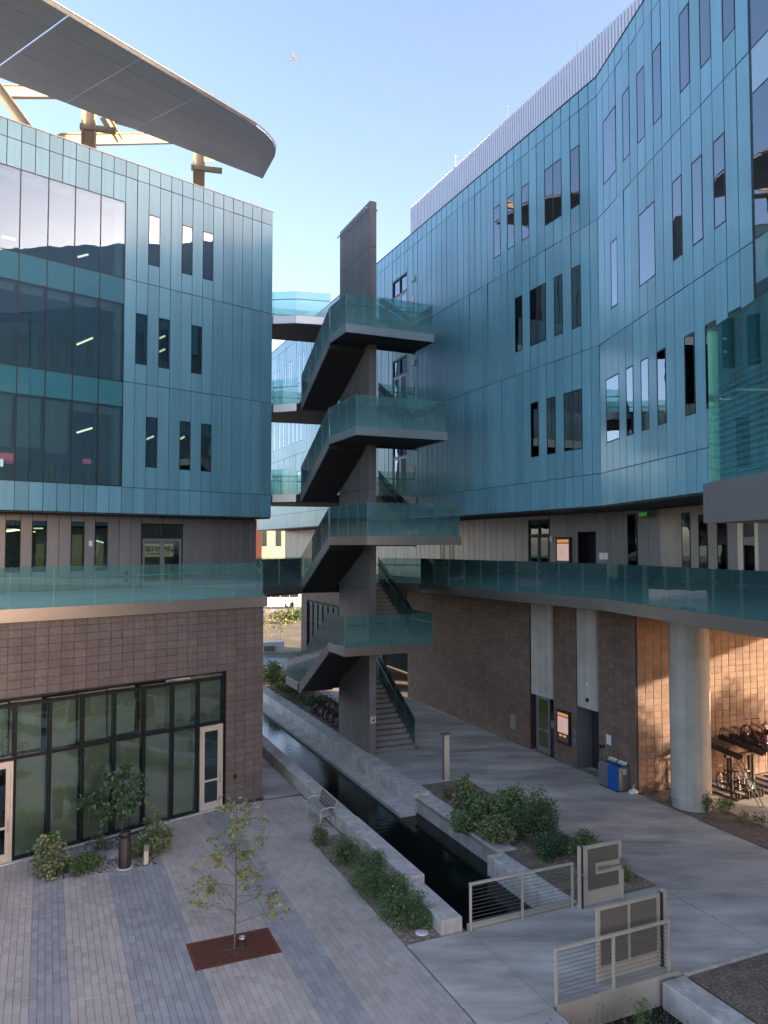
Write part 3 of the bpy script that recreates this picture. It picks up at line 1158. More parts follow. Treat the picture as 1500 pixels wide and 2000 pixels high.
Z_TR = 26.45
rowsR = [Z_SOF, FL[0], FL[1], FL[2], 25.75, Z_TR]
DS0, DS1 = rb(32), -16.02
winR = [(rb(12), rb(11), 22.17, 24.44), (rb(10), rb(9), 22.17, 24.44), (rb(8), rb(7), 22.17, 24.44), (rb(5), rb(3), 22.17, 24.44), (rb(2), rb(1), 22.17, 24.44),
        (rb(9), rb(8), 17.56, 19.88), (rb(7), rb(5), 17.56, 19.88), (rb(4), rb(3), 17.56, 19.88), (rb(2), rb(1), 17.56, 19.88),
        (rb(7), rb(6), 12.98, 15.2), (rb(5), rb(4), 12.98, 15.2), (rb(3), rb(1), 12.98, 15.2)]
# slits of the far end, seen past the stair
rnd = random.Random(3)
k = 62
while k < 88:
    for z0, z1 in ((22.17, 24.44), (17.56, 19.88), (12.98, 15.2)):
        kk = k + rnd.choice((0, 0, 1))
        winR.append((rb(kk + 1), rb(kk), z0, z1))
    k += rnd.choice((2, 2, 3))
doors = [(DS0, DS1, z, z + 3.36) for z in FL]
colsR = sorted([rb(k) for k in range(88, 32, -1)] + [DS0] + [rb(31), rb(30), rb(29)] + [DS1] + [rb(k) for k in range(28, -1, -1)] + [0.0])
colsR = [c for i, c in enumerate(colsR) if i == 0 or c - colsR[i - 1] > 0.1]
facade(M_RB, colsR, rowsR, winR + doors, rp, core, vgap=0.036, gap=0.018)
dc = 0.5575
colsD = [dc * k for k in range(18)]
wD = [(1, 3, 22.17, 24.44), (4, 5, 22.17, 24.44), (6, 7, 22.17, 24.44), (8, 9, 22.17, 24.44), (11, 12, 22.17, 24.44), (13, 14, 22.17, 24.44), (15, 16, 22.17, 24.44),
      (2, 3, 17.56, 19.85), (6, 8, 17.56, 19.85), (10, 11, 17.56, 19.85), (12, 13, 17.56, 19.85), (14, 15, 17.56, 19.85),
      (1, 3, 12.98, 15.2), (4, 5, 12.98, 15.2), (6, 7, 12.98, 15.2), (8, 9, 12.98, 15.2), (11, 12, 12.98, 15.2), (13, 14, 12.98, 15.2), (15, 16, 12.98, 15.2)]
winD = [(dc * a, dc * b, z0, z1) for a, b, z0, z1 in wD]
facade(M_RD, colsD, rowsR, winD, rp, core, vgap=0.032, gap=0.018)
XC0 = colsD[-1]
core.build('wall', MAT['joint'], RBL, Matrix.Identity(4))
rp.flush()
for w in winR[:12]:
    window(RBL, M_RB, *w, mull=() if w[1] - w[0] < 0.8 else ((w[0] + w[1]) / 2,))
for w in winR[12:]:
    window(RBL, M_RB, *w)
for w in winD:
    window(RBL, M_RD, *w, mull=())
for z in FL:
    door_set(RBL, M_RB, DS0 + 0.02, DS1 - 0.02, z, z + 3.34, 2, z + 2.38, frame='frame', leafmat='stringer', sash=0.13)
    mb = MB()
    mb.box(DS1 + 0.75, DS1 + 0.93, -0.14, -0.03, z + 2.55, z + 2.85)
    mb.box(DS1 + 0.32, DS1 + 0.85, -0.06, -0.03, z + 1.05, z + 1.75)
    mb.box(DS1 + 0.08, DS1 + 0.17, -0.06, -0.03, z + 1.05, z + 1.25)
    mb.build('wall_fitting', MAT['white'], RBL, M_RB)
# glass wall at the near end of the right wing
mb = MB()
zs = [Z_SOF + 0.02, 12.1, 15.52, 16.6, 20.1, 21.2, 24.7, 25.75, Z_TR]
xs = [XC0 + 0.08 + 1.38 * i for i in range(7)]
for x in xs:
    mb.box(x - 0.018, x + 0.018, -0.034, 0.08, zs[0], zs[-1])
for z in zs:
    mb.box(xs[0] + 0.018, xs[-1] - 0.018, -0.033, 0.07, z - 0.018, z + 0.018)
MAT['spandrel2'] = glass('spandrel_blue', (0.02, 0.05, 0.05), base=0.10, boost=1.7, body=0.95, bodycol=(0.06, 0.20, 0.24), wave=0.003)
gf = mb.build('glass_wall_frame', MAT['frame'], RBL, M_RD)
for i in range(6):
    for r in range(len(zs) - 1):
        _pane('pane', MAT['spandrel2'] if r in (0, 2, 4, 6) else MAT['pane'], gf, M_RD, xs[i] + 0.018, xs[i + 1] - 0.018, -0.028, zs[r] + 0.018, zs[r + 1] - 0.018, 0.01)
# rooms
mb = MB()
for z in FL + [25.8]:
    mb.box(-48, -0.2, 0.35, 6.0, z - 0.75, z, M_RB)
    mb.box(0.2, 17.8, 0.35, 5.5, z - 0.75, z, M_RD)
mb.box(-48, 1.5, 6.0, 6.2, Z_SOF, Z_TR - 0.3, M_RB)
mb.box(-1.2, 17.8, 5.5, 5.7, Z_SOF, Z_TR - 0.3, M_RD)
mb.build('room', MAT['room'], RBL, Matrix.Identity(4))
mb = MB()
for w in winR[:12]:
    if w[2] > 15:
        continue
for (a, b, z0, z1) in [winR[6], winR[11], winR[5]]:
    mb.box(a + 0.06, a + 0.4, 0.25, 0.27, z0, z1, M_RB)
for (a, b, z0, z1) in [winD[16], winD[17], winD[9]]:
    mb.box(a + 0.03, b - 0.03, 0.22, 0.24, z1 - 0.55, z1, M_RD)
for i in range(6):
    for z in FL:
        mb.box(xs[i] + 0.05, xs[i + 1] - 0.05, 0.25, 0.27, z + 2.6, z + 3.6, M_RD)
mb.build('blind', MAT['blind'], RBL, Matrix.Identity(4))
for (u, v, u2, v2) in ((1051, 590, 1060, 584), (1128, 783, 1138, 778)):
    a = hit(u, v, M_RB, 1.6)
    b = hit(u2, v2, M_RB, 1.6)
    mb = MB()
    mb.tube([(a[0], 1.6, a[1]), (b[0], 1.6, b[1])], 0.05, 6)
    mb.build('lamp', MAT['lamp'], RBL, M_RB)
# caps, roof, screen
mb = MB()
mb.box(-48.7, 0.0, -0.045, 0.35, Z_TR, Z_TR + 0.04, M_RB)
mb.box(0.0, 18.0, -0.045, 0.35, Z_TR, Z_TR + 0.04, M_RD)
mb.build('coping', MAT['joint'], RBL, Matrix.Identity(4))
roof = [M_RB @ Vector((-48.6, 0.2, 0)), M_RB @ Vector((0, 0.2, 0)), M_RD @ Vector((17.9, 0.2, 0)), M_RD @ Vector((17.9, 16, 0)), M_RB @ Vector((-10, 22, 0)), M_RB @ Vector((-48.6, 22, 0))]
mb = MB()
mb.prism([(q.x, q.y) for q in roof], 25.9, 26.1)
mb.build('roof', MAT['conc'], RBL, Matrix.Identity(4))
mb = MB()
for i in range(2, len(roof)):
    a, b = roof[i], roof[(i + 1) % len(roof)]
    e = (b - a).normalized()
    o = Vector((-e.y, e.x, 0)) * 0.2
    mb.prism([(a.x, a.y), (b.x, b.y), (b.x + o.x, b.y + o.y), (a.x + o.x, a.y + o.y)], Z_SOF, Z_TR - 0.02)
mb.build('flank_wall', MAT['blue'], RBL, Matrix.Identity(4))
S_IN = 2.0
s_far = -(41.5 - 21.871)
mb = MB()
L_ = -s_far + 0.1
L_ += 12.0
for i in range(int(L_ / 0.19)):
    x = s_far + 0.19 * i
    mb.box(x, x + 0.095, S_IN - 0.06, S_IN, 26.0, 30.02 + 0.03 * (i % 2), M_RB)
mb.box(s_far, s_far + L_, S_IN + 0.003, S_IN + 0.05, 26.05, 30.0, M_RB)
mb.box(s_far - 0.05, s_far - 0.002, S_IN - 0.06, S_IN + 4, 26.0, 30.0, M_RB)
mb.build('roof_screen', MAT['louvre'], RBL, Matrix.Identity(4))
mb = MB()
for (u, v) in ((1127, 88), (990, 213), (889, 316)):
    a = hit(u, v, M_RB, S_IN)
    mb.tube([(a[0], S_IN, 29.8), (a[0], S_IN, 30.7)], 0.03, 5, M_RB)
mb.build('lightning_rod', MAT['white'], RBL, Matrix.Identity(4))
mb = MB()
mb.prism([(15.5, 3), (24, 3), (27, 20), (19, 32.5), (15.5, 32.5)], 26.12, 34.0)
mb.build('sun_blocker', MAT['louvre'], RBL, Matrix.Identity(4))  # unseen rooftop box added to keep the sun off the left facade
# soffit over the deck
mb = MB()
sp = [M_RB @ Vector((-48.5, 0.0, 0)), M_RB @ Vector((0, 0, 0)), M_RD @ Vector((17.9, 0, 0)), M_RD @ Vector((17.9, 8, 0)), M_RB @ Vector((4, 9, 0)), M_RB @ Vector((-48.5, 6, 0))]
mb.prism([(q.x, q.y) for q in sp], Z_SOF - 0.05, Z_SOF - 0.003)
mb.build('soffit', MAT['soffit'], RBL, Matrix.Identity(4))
# recessed grey wall on the deck
core = MB()
gr = Pieces(RBL, 'cladding_panel', [MAT['grey']])
gdoor = (-8.39, -6.72, Z_DECK, 10.55)
gel = (-4.78, -3.60, Z_DECK, 9.95)
gws = [(-17.04, -16.55, 8.3, 10.4), (-15.97, -15.47, 8.3, 10.4), (-1.72, -1.19, 8.5, 10.57)]
cg = sorted([-48 + 0.58 * i for i in range(53)] + [-17.04, -16.55, -15.97, -15.47, -14.95, -14.45, -13.86, -13.29, -12.77, -12.22, -11.65, -11.1, -10.55, -10.0, -9.45, -8.9, -8.39, -6.72, -6.15, -5.6, -5.05, -4.78, -3.6, -3.05, -2.5, -1.95, -1.72, -1.19, -0.62, 0.0])
cg = [c for i, c in enumerate(cg) if i == 0 or c - cg[i - 1] > 0.1]
facade(M_RG, cg, [Z_DECK, Z_SOF - 0.06], [gdoor, gel] + gws, gr, core, t=0.02, gap=0.022)
g2w = [(1.46, 1.99, 8.42, 10.5), (2.5, 3.0, 8.42, 10.4), (3.55, 4.07, 8.42, 10.4)]
gd2 = (4.62, 5.60, Z_DECK, 10.3)
cg2 = [0.0, 0.47, 0.98, 1.46, 1.99, 2.5, 3.0, 3.55, 4.07, 4.62, 5.6, 6.15, 6.7, 7.25, 7.8, 8.35, 8.9, 9.5, 10.1]
facade(M_RG2, cg2, [Z_DECK, Z_SOF - 0.06], g2w + [gd2], gr, core, t=0.02, gap=0.022)
gr.flush()
core.build('recess_wall', MAT['joint'], RBL, Matrix.Identity(4))
for w in gws:
    window(RBL, M_RG, *w)
for w in g2w:
    window(RBL, M_RG2, *w)
door_set(RBL, M_RG, gdoor[0], gdoor[1], Z_DECK, gdoor[3], 2, 9.85, sash=0.10)
door_set(RBL, M_RG2, gd2[0], gd2[1], Z_DECK, gd2[3], 1, None, frame='alu', leafmat='alu', sash=0.14)
mb = MB()
mb.box(gel[0], gel[1], 0.5, 0.55, Z_DECK, 9.95)
mb.box(gel[0], gel[0] + 0.06, 0.0, 0.5, Z_DECK, 9.95)
mb.box(gel[1] - 0.06, gel[1], 0.0, 0.5, Z_DECK, 9.95)
mb.box((gel[0] + gel[1]) / 2 - 0.01, (gel[0] + gel[1]) / 2 + 0.01, 0.48, 0.5, Z_DECK, 9.95)
mb.build('lift_door', MAT['frame'], RBL, M_RG)
mb = MB()
mb.box(-48, 0, 4.0, 4.1, Z_DECK, Z_SOF, M_RG)
mb.box(0, 10, 4.0, 4.1, Z_DECK, Z_SOF, M_RG2)
mb.build('hall', MAT['roomdark'], RBL, Matrix.Identity(4))
mb = MB()
mb.box(-3.35, -3.09, -0.05, -0.022, 8.83, 9.1)
mb.box(-3.07, -2.84, -0.05, -0.022, 8.83, 9.1)
mb.build('notice', MAT['white'], RBL, M_RG)
mb = MB()
mb.box(-6.62, -6.5, -0.09, -0.022, 9.55, 9.8)
mb.build('wall_fitting', MAT['white'], RBL, M_RG)
# warm things inside the double doors, given a glow of their own
for (u0, v0, u1, v1, c) in ((1048, 1040, 1056, 1090, (0.7, 0.2, 0.1)), (1038, 1080, 1046, 1105, (0.5, 0.4, 0.15))):
    a, b = hit(u0, v1, M_RG, 1.5), hit(u1, v0, M_RG, 1.5)
    mb = MB()
    mb.box(a[0], b[0], 1.5, 1.53, a[1], b[1])
    mb.build('glow_panel', emat('hall_glow', c, 0.04), RBL, M_RG)

# block wall under the deck
I4 = Matrix.Identity(4)
kp = Pieces(RBL, 'block', [MAT['blockr']], c=0.008)
core = MB()
NI = [(-0.12, 1.68), (3.30, 4.72)]
kc_ = [6.875 - 0.3955 * k for k in range(0, 52)]
kc_ = sorted([c for c in kc_ if not any(a - 0.12 < c < b + 0.12 for a, b in NI)] + [q for n_ in NI for q in n_])
rr = [0.25 * k for k in range(29)]
rr[-1] = 7.05
for i in range(len(kc_) - 1):
    c0, c1 = kc_[i], kc_[i + 1]
    mid = (c0 + c1) / 2
    if any(a < mid < b for a, b in NI):
        continue
    core.box(c0, c1, -0.012, 0.3, 0, 7.05, M_RK)
    for r in range(len(rr) - 1):
        if rr[r + 1] - rr[r] < 0.06:
            continue
        g = 0.012
        T = M_RK @ Matrix.Translation((c0 + g / 2, random.uniform(-0.005, 0.005), rr[r] + g / 2))
        kp.add(T, c1 - c0 - g, rr[r + 1] - rr[r] - g * 0.6, 0.03)
core.build('base_wall', MAT['mortar'], RBL, I4)
core = MB()
for i in range(34):
    c0 = 0.035 + 0.3955 * i
    core.box(c0, c0 + 0.3955, -0.012, 0.3, 0, 7.05, M_RK2)
    for r in range(len(rr) - 1):
        if rr[r + 1] - rr[r] < 0.06:
            continue
        g = 0.012
        T = M_RK2 @ Matrix.Translation((c0 + g / 2, random.uniform(-0.005, 0.005), rr[r] + g / 2))
        kp.add(T, 0.3955 - g, rr[r + 1] - rr[r] - g * 0.6, 0.03)
core.build('base_wall', MAT['mortar'], RBL, I4)
core = MB()
# far block wall past the passage
FB0, FB1 = -35.0, -17.0
fw0, fw1 = -33.4, -21.0
for i in range(int((FB1 - FB0) / 0.3955)):
    c0 = FB0 + 0.3955 * i
    hole = fw0 < c0 + 0.2 < fw1
    core.box(c0, c0 + 0.3955, -0.012, 0.3, 4.6 if hole else 0, 7.05, M_RK)
    for r in range(len(rr) - 1):
        if hole and rr[r] < 4.6 or rr[r + 1] - rr[r] < 0.06:
            continue
        T = M_RK @ Matrix.Translation((c0 + 0.006, random.uniform(-0.005, 0.005), rr[r] + 0.006))
        kp.add(T, 0.3835, rr[r + 1] - rr[r] - 0.008, 0.03)
kp.flush()
core.build('base_wall', MAT['mortar'], RBL, Matrix.Identity(4))
mb = MB()
for i in range(11):
    x = fw0 + (fw1 - fw0) * i / 10
    mb.box(x - 0.04, x + 0.04, 0.05, 0.25, 0.0, 4.6)
mb.box(fw0, fw1, 0.08, 0.22, 4.5, 4.6)
mb.box(fw0, fw1, 0.08, 0.22, 3.0, 3.08)
ff = mb.build('storefront_frame', MAT['frame'], RBL, M_RK)
for i in range(10):
    x0, x1 = fw0 + (fw1 - fw0) * i / 10 + 0.04, fw0 + (fw1 - fw0) * (i + 1) / 10 - 0.04
    for z0, z1 in ((0.0, 3.0), (3.08, 4.5)):
        _pane('pane', MAT['pane2'], ff, M_RK, x0, x1, 0.12, z0, z1, 0.01)
mb = MB()
mb.box(FB0, FB1, 4.0, 4.1, 0, 7)
mb.build('room', MAT['roomdark'], RBL, M_RK)
mb = MB()
mb.box(-17, -13.3, 2.5, 2.6, 0, 7)
mb.build('passage_wall', MAT['roomdark'], RBL, M_RK)
# piers above the door and the lift
mb = MB()
mb.box(0.12, 1.66, -0.12, 0.05, 2.60, 7.05)
mb.box(3.48, 4.70, -0.12, 0.05, 2.66, 7.05)
mb.build('pier', MAT['column'], RBL, M_RK)
mb = MB()
mb.box(-0.12, 1.68, 0.45, 0.5, 0, 7.05)
mb.box(3.30, 4.72, 0.75, 0.8, 0, 7.05)
mb.box(3.30, 3.34, 0.0, 0.75, 0, 7.05)
mb.box(4.68, 4.72, 0.0, 0.75, 0, 2.66)
mb.box(3.40, 4.68, 0.06, 0.74, 2.67, 2.75)
mb.build('niche', MAT['stringer'], RBL, M_RK)
mb = MB()
mb.box(3.36, 4.0, 0.70, 0.74, 0, 2.6)
mb.box(4.01, 4.66, 0.68, 0.72, 0, 2.6)
mb.build('lift_door', MAT['darksteel'], RBL, M_RK)
T = M_RK @ Matrix.Translation((0, 0.12, 0))
MAT['greenpane'] = glass('olive_glass', (0.2, 0.22, 0.08), base=0.04, boost=0.8, body=0.6, bodycol=(0.14, 0.15, 0.04))
door_set(RBL, T, 0.16, 1.24, 0.01, 2.58, 1, None, frame='stringer', leafmat='stringer', sash=0.12, pane=MAT['greenpane'], bar=True)
window(RBL, T, 1.25, 1.66, 0.01, 2.58, fw=0.05)
mb = MB()
mb.box(-1.75, -1.25, -0.06, -0.035, 0.62, 1.30)
mb.build('hatch', MAT['stringer'], RBL, M_RK)
mb = MB()
mb.box(3.06, 3.22, -0.05, -0.034, 1.35, 1.62)
mb.box(3.06, 3.22, -0.05, -0.034, 1.02, 1.28)
mb.box(1.32, 1.6, 0.08, 0.10, 1.3, 1.6)
mb.build('door_plate', MAT['stringer'], RBL, M_RK)
mb = MB()
mb.box(5.18, 5.46, -0.05, -0.034, 1.48, 1.86)
mb.build('notice', MAT['white'], RBL, M_RK)
mb = MB()
mb.box(4.05, 4.22, -0.15, -0.121, 2.95, 3.1)
mb.box(4.98, 5.06, -0.09, -0.034, 1.28, 1.4)
mb.box(4.80, 4.86, -0.09, -0.034, 1.22, 1.36)
mb.build('wall_fitting', MAT['black'], RBL, M_RK)
mb = MB()
mb.box(4.1, 4.16, -0.17, -0.121, 3.6, 3.75)
mb.build('wall_lamp', MAT['white'], RBL, M_RK)

# deck round the right building
dk = [(15.9, 36.5), (17.33, 34.9), (18.36, 22.0), (16.67, 13.8), (15.0, 6.0), (13.4, -2), (34, -2), (34, 22.6), (20.62, 22.6), (20.62, 60), (15.9, 40)]
mb = MB()
mb.prism(dk, 7.10, Z_DECK - 0.003, M_AB)
mb.build('deck', MAT['conc'], RBL, Matrix.Identity(4))
mb = MB()
mb.prism([(q[0] + 0.12, q[1]) if q[0] < 19 else q for q in dk], 7.03, 7.095, M_AB)
mb.build('deck_soffit', MAT['soffit'], RBL, Matrix.Identity(4))
for i in range(5):
    a, b = AB(*dk[i]), AB(*dk[i + 1])
    e = (b - a).normalized()
    L_ = (b - a).length
    T = fr(a.x, a.y, math.atan2(e.y, e.x))
    n_ = max(1, round(L_ / 2.6))
    mb = MB()
    for j in range(n_):
        mb.box(L_ * j / n_ + 0.004, L_ * (j + 1) / n_ - 0.004, -0.05, -0.004, 7.06, 7.47)
    mb.build('fascia', MAT['steel'], RBL, T)
    o = Vector((-e.y, e.x, 0)) * 0.04
    rail_run(RBL, a + o + Vector((0, 0, Z_DECK)), b + o + Vector((0, 0, Z_DECK)), 1.30, inner=(-e.y, e.x, 0))

# unseen wall added right of view to block low sun from the court
mb = MB()
mb.box(20.0, 20.3, -6, 24.4, 0, 10.7)
mb.build('base_wall', MAT['blockr'], RBL, Matrix.Identity(4))

# round column carrying the deck
colm = MB()
colm.lathe([(0.69, 0.0), (0.69, 7.02)], 40)
CL = colm.build('column', MAT['column'], None, fr(AB(21.5, 21.3).x, AB(21.5, 21.3).y, 0))
tag(CL, 'thick round concrete column holding up the deck near the bicycle racks', 'column')

# ------------------------------------------------------------------ exit sign, screens on the right building
ex = thing('exit_sign', 'small green EXIT sign hanging under the dark soffit of the upper deck', 'exit sign', M_RG @ Matrix.Translation((-0.72, -0.35, 10.42)))
mb = MB()
mb.box(0, 0.42, 0, 0.05, 0, 0.24)
mb.tube([(0.21, 0.025, 0.24), (0.21, 0.025, 0.33)], 0.012, 6)
mb.build('sign_box', emat('exit_green', (0.02, 0.30, 0.05), 0.004), ex)
text_mesh('lettering', 'EXIT', 0.2, emat('exit_letters', (0.15, 0.9, 0.2), 0.05), ex, WM[ex] @ Matrix.Translation((0.02, -0.004, 0.05)))


def wall_screen(M, s0, s1, z0, z1, label):
    w, h = s1 - s0, z1 - z0
    t = thing('info_screen', label, 'screen', M @ Matrix.Translation((s0, -0.035, z0)), group='information screens on the right building')
    mb = MB()
    mb.box(0, w, -0.09, 0, 0, h)
    mb.build('casing', MAT['black'], t)
    b = 0.07 * w + 0.03
    W = w - 2 * b
    H = h - 2 * b

    def pn(nm, x0, x1, a0, a1, mat, y=-0.094):
        q = MB()
        q.box(b + W * x0, b + W * x1, y, -0.0905, b + H * a0, b + H * a1)
        return q.build(nm, mat, t)
    pn('display', 0, 1, 0.30, 0.86, MAT['scr_pink'])
    pn('display_header', 0, 1, 0.90, 1.0, MAT['scr_orange'])
    pn('display_title', 0.02, 0.98, 0.862, 0.898, MAT['scr_maroon'])
    pn('display_footer', 0, 1, 0.0, 0.295, MAT['scr_dark'])
    pn('display_button', 0.16, 0.42, 0.17, 0.24, MAT['scr_yellow'], -0.097)
    pn('display_button', 0.54, 0.80, 0.17, 0.24, MAT['scr_yellow'], -0.097)
    for i in range(5):
        pn('display_line', 0.06, 0.5 + 0.08 * (i % 3), 0.42 + 0.08 * i, 0.425 + 0.08 * i, MAT['scr_dark'], -0.096)
    return t


MAT['scr_pink'] = emat('screen_pink', (0.95, 0.62, 0.56), 0.076)
MAT['scr_orange'] = emat('screen_orange', (1.0, 0.45, 0.10), 0.081)
MAT['scr_maroon'] = emat('screen_maroon', (0.4, 0.05, 0.12), 0.054)
MAT['scr_dark'] = emat('screen_dark', (0.12, 0.06, 0.07), 0.045)
MAT['scr_yellow'] = emat('screen_yellow', (1.0, 0.7, 0.1), 0.072)
wall_screen(M_RG, -6.14, -5.13, 8.25, 9.75, 'lit information screen on the grey wall of the upper deck')
wall_screen(M_RK, 2.0, 2.92, 0.85, 2.25, 'lit information screen at ground level between the door and the lift')

# ------------------------------------------------------------------ stair tower
ST = thing('stair_tower', 'open dark steel stair with glass guards zigzagging up round a tall grey slab', 'staircase', M_AB @ Matrix.Translation((13.5, 34, 0)))
I4 = Matrix.Identity(4)
PA0, PA1, PB0, PB1, PZ = 13.37, 13.70, 32.0, 35.9, 25.25
mb = MB()
mb.box(PA0 + 0.03, PA1 - 0.005, PB0 + 0.03, PB1, 0, PZ - 0.01, M_AB)
mb.build('pylon_core', MAT['joint'], ST, I4)
T = fr(AB(PA0 + 0.03, PB1).x, AB(PA0 + 0.03, PB1).y, RA)
pz = [0.0, 2.3, 4.95, 7.4, 9.7, 11.95, 14.2, 16.5, 18.8, 20.95, 23.1, PZ]
for j in range(len(pz) - 1):
    for i in range(4):
        w = (PB1 - PB0) / 4
        mb = MB()
        chamf(mb, w - 0.012, pz[j + 1] - pz[j] - 0.012, 0.03, 0.004)
        mb.build('pylon_panel', MAT['pylon'], ST, T @ Matrix.Translation((w * i + 0.006 - 0.03, 0, pz[j] + 0.006)))
T = fr(AB(PA0 + 0.002, PB0 + 0.03).x, AB(PA0 + 0.002, PB0 + 0.03).y, BD)
for j in range(len(pz) - 1):
    mb = MB()
    chamf(mb, PA1 - PA0 - 0.004, pz[j + 1] - pz[j] - 0.012, 0.03, 0.004)
    mb.build('pylon_panel', MAT['pylonedge' if j < 2 else 'pylon'], ST, T @ Matrix.Translation((0, 0, pz[j] + 0.006)))
T = fr(AB(PA1 - 0.005, PB0 + 0.03).x, AB(PA1 - 0.005, PB0 + 0.03).y, BD + math.pi / 2)
mb = MB()
chamf(mb, PB1 - PB0 - 0.04, PZ - 0.01, 0.02, 0.004)
mb.build('pylon_panel', MAT['pylon'], ST, T)
mb = MB()
for x, r in ((PA0 - 0.12, 0.03), (PA1 + 0.12, 0.03)):
    mb.tube([(x, PB0 + 0.15, 24.95), (x, PB1 + 0.1, 24.95)], 0.028, 6, M_AB)
    for b in (32.4, 33.5, 34.6, 35.6):
        mb.tube([(x, b, 24.95), (x, b, 24.8), (PA0 if x < PA0 else PA1, b, 24.8)], 0.018, 5, M_AB)
mb.build('handrail', MAT['steel'], ST, I4)

LZ = [5.03, 9.74, 14.27, 18.86]
LF = [30.5, 28.0, 29.2, 30.4]
FZ = [2.52, Z_DECK, FL[0], FL[1], FL[2]]
AL0, AL1, AR1 = 11.6, 13.33, 15.85
BT, BB = 32.55, 36.7


def flight(a0, a1, b_lo, z_lo, b_hi, z_hi, outer, n, steps=True):
    """sloped dark slab with a paler stringer plate on its outer side, steps, glass and a handrail"""
    th = 0.36
    s = 1 if b_hi > b_lo else -1
    mb = MB()
    poly = [(b_lo - s * 0.05, z_lo - th - 0.02), (b_lo - s * 0.05, z_lo - 0.02), (b_hi, z_hi - 0.12), (b_hi, z_hi - th - 0.18)]
    mb.side_prism(poly, a0 + 0.04, a1 - 0.02, M_AB)
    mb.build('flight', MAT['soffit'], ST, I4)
    mb = MB()
    ax0, ax1 = (a0 - 0.0, a0 + 0.038) if outer < (a0 + a1) / 2 else (a1 - 0.018, a1 + 0.02)
    poly = [(b_lo - s * 0.25, z_lo - th - 0.06), (b_lo - s * 0.25, z_lo + 0.06), (b_lo, z_lo + 0.08), (b_hi, z_hi + 0.05), (b_hi, z_hi - th - 0.1), (b_lo, z_lo - th - 0.06)]
    mb.side_prism(poly, ax0, ax1, M_AB)
    mb.build('stringer', MAT['stringer'], ST, I4)
    if steps:
        for i in range(n):
            q = MB()
            y0 = b_lo + (b_hi - b_lo) * i / n
            y1 = b_lo + (b_hi - b_lo) * (i + 1) / n + s * 0.03
            z1 = z_lo + (z_hi - z_lo) * (i + 1) / n
            z0 = z_lo + (z_hi - z_lo) * i / n - 0.06
            q.box(a0 + 0.045, a1 - 0.03, min(y0, y1), max(y0, y1), z1 - 0.05, z1)
            q.box(a0 + 0.05, a1 - 0.035, y0 if s > 0 else y0 - 0.02, y0 + 0.02 if s > 0 else y0, z0, z1 - 0.051)
            q.build('step', MAT['step'], ST, M_AB)
    xg = ax0 + 0.01
    p0, p1 = AB(xg, b_lo, z_lo + 0.04), AB(xg, b_hi, z_hi + 0.04)
    inn = A2 if outer < (a0 + a1) / 2 else -A2
    rail_run(ST, p0, p1, 1.32, 4, inner=(inn.x, inn.y, 0))


for i in range(4):
    z, bf = LZ[i], LF[i]
    # landing slab and its metal edge
    mb = MB()
    mb.box(AL0 + 0.04, AR1 - 0.04, bf + 0.04, BT, z - 0.30, z - 0.002, M_AB)
    mb.build('landing', MAT['soffit'], ST, I4)
    mb = MB()
    W = AR1 - AL0
    for j in range(2):
        mb.box(AL0 + W * j / 2 + 0.003, AL0 + W * (j + 1) / 2 - 0.003, bf, bf + 0.036, z - 0.33, z + 0.03, M_AB)
    mb.box(AL0, AL0 + 0.036, bf + 0.037, BT, z - 0.33, z + 0.03, M_AB)
    mb.box(AR1 - 0.036, AR1, bf + 0.037, BT, z - 0.33, z + 0.03, M_AB)
    mb.build('fascia', MAT['steel'], ST, I4)
    rail_run(ST, AB(AL0 + 0.05, bf + 0.05, z), AB(AR1 - 0.05, bf + 0.05, z), 1.36, 4, inner=(B2.x, B2.y, 0))
    rail_run(ST, AB(AL0 + 0.05, bf + 0.06, z), AB(AL0 + 0.05, BT, z), 1.36, max(1, round((BT - bf) / 1.2)), inner=(A2.x, A2.y, 0))
    rail_run(ST, AB(AR1 - 0.05, bf + 0.06, z), AB(AR1 - 0.05, BT, z), 1.36, max(1, round((BT - bf) / 1.2)), inner=(-A2.x, -A2.y, 0))
    # left flight up to the landing, right flight on to the next floor
    flight(AL0, AL1, BB, FZ[i], BT, z, AL0, 14)
    flight(PA1 + 0.02, AR1, BT, z, BB, FZ[i + 1], AR1, 14)
# first flight from the ground and the back landing
flight(PA1 + 0.02, AR1, 32.4, 0.0, BB, FZ[0], AR1, 14)
mb = MB()
mb.box(AL0, AR1, BB, 39.0, FZ[0] - 0.30, FZ[0] - 0.002, M_AB)
mb.build('landing', MAT['soffit'], ST, I4)
mb = MB()
mb.box(AL0 - 0.036, AL0, BB + 0.25, 39.0, FZ[0] - 0.33, FZ[0] + 0.04, M_AB)
mb.box(AL0, AR1, 39.0, 39.036, FZ[0] - 0.33, FZ[0] + 0.04, M_AB)
mb.build('fascia', MAT['steel'], ST, I4)
rail_run(ST, AB(AL0 + 0.03, 38.95, FZ[0]), AB(AL0 + 0.03, BB, FZ[0]), 1.32, 2, inner=(A2.x, A2.y, 0))
rail_run(ST, AB(AL0 + 0.05, 38.95, FZ[0]), AB(AR1, 38.95, FZ[0]), 1.32, 4, inner=(-B2.x, -B2.y, 0))
rail_run(ST, AB(AR1 - 0.05, BB, FZ[0]), AB(AR1 - 0.05, 38.9, FZ[0]), 1.32, 2, inner=(-A2.x, -A2.y, 0))
ss = thing('stair_sign', 'small pale square stair sign on the foot of the grey stair slab', 'sign', M_AB @ Matrix.Translation((13.42, 31.965, 1.45)))
mb = MB()
mb.box(0, 0.24, 0, 0.03, 0, 0.3)
mb.build('plate', MAT['cream'], ss)
mb = MB()
st_ = [(0.05 + 0.022 * (i + 1) // 1 * 0 + 0.05 * i * 0.5, 0.08 + 0.03 * i) for i in range(6)]
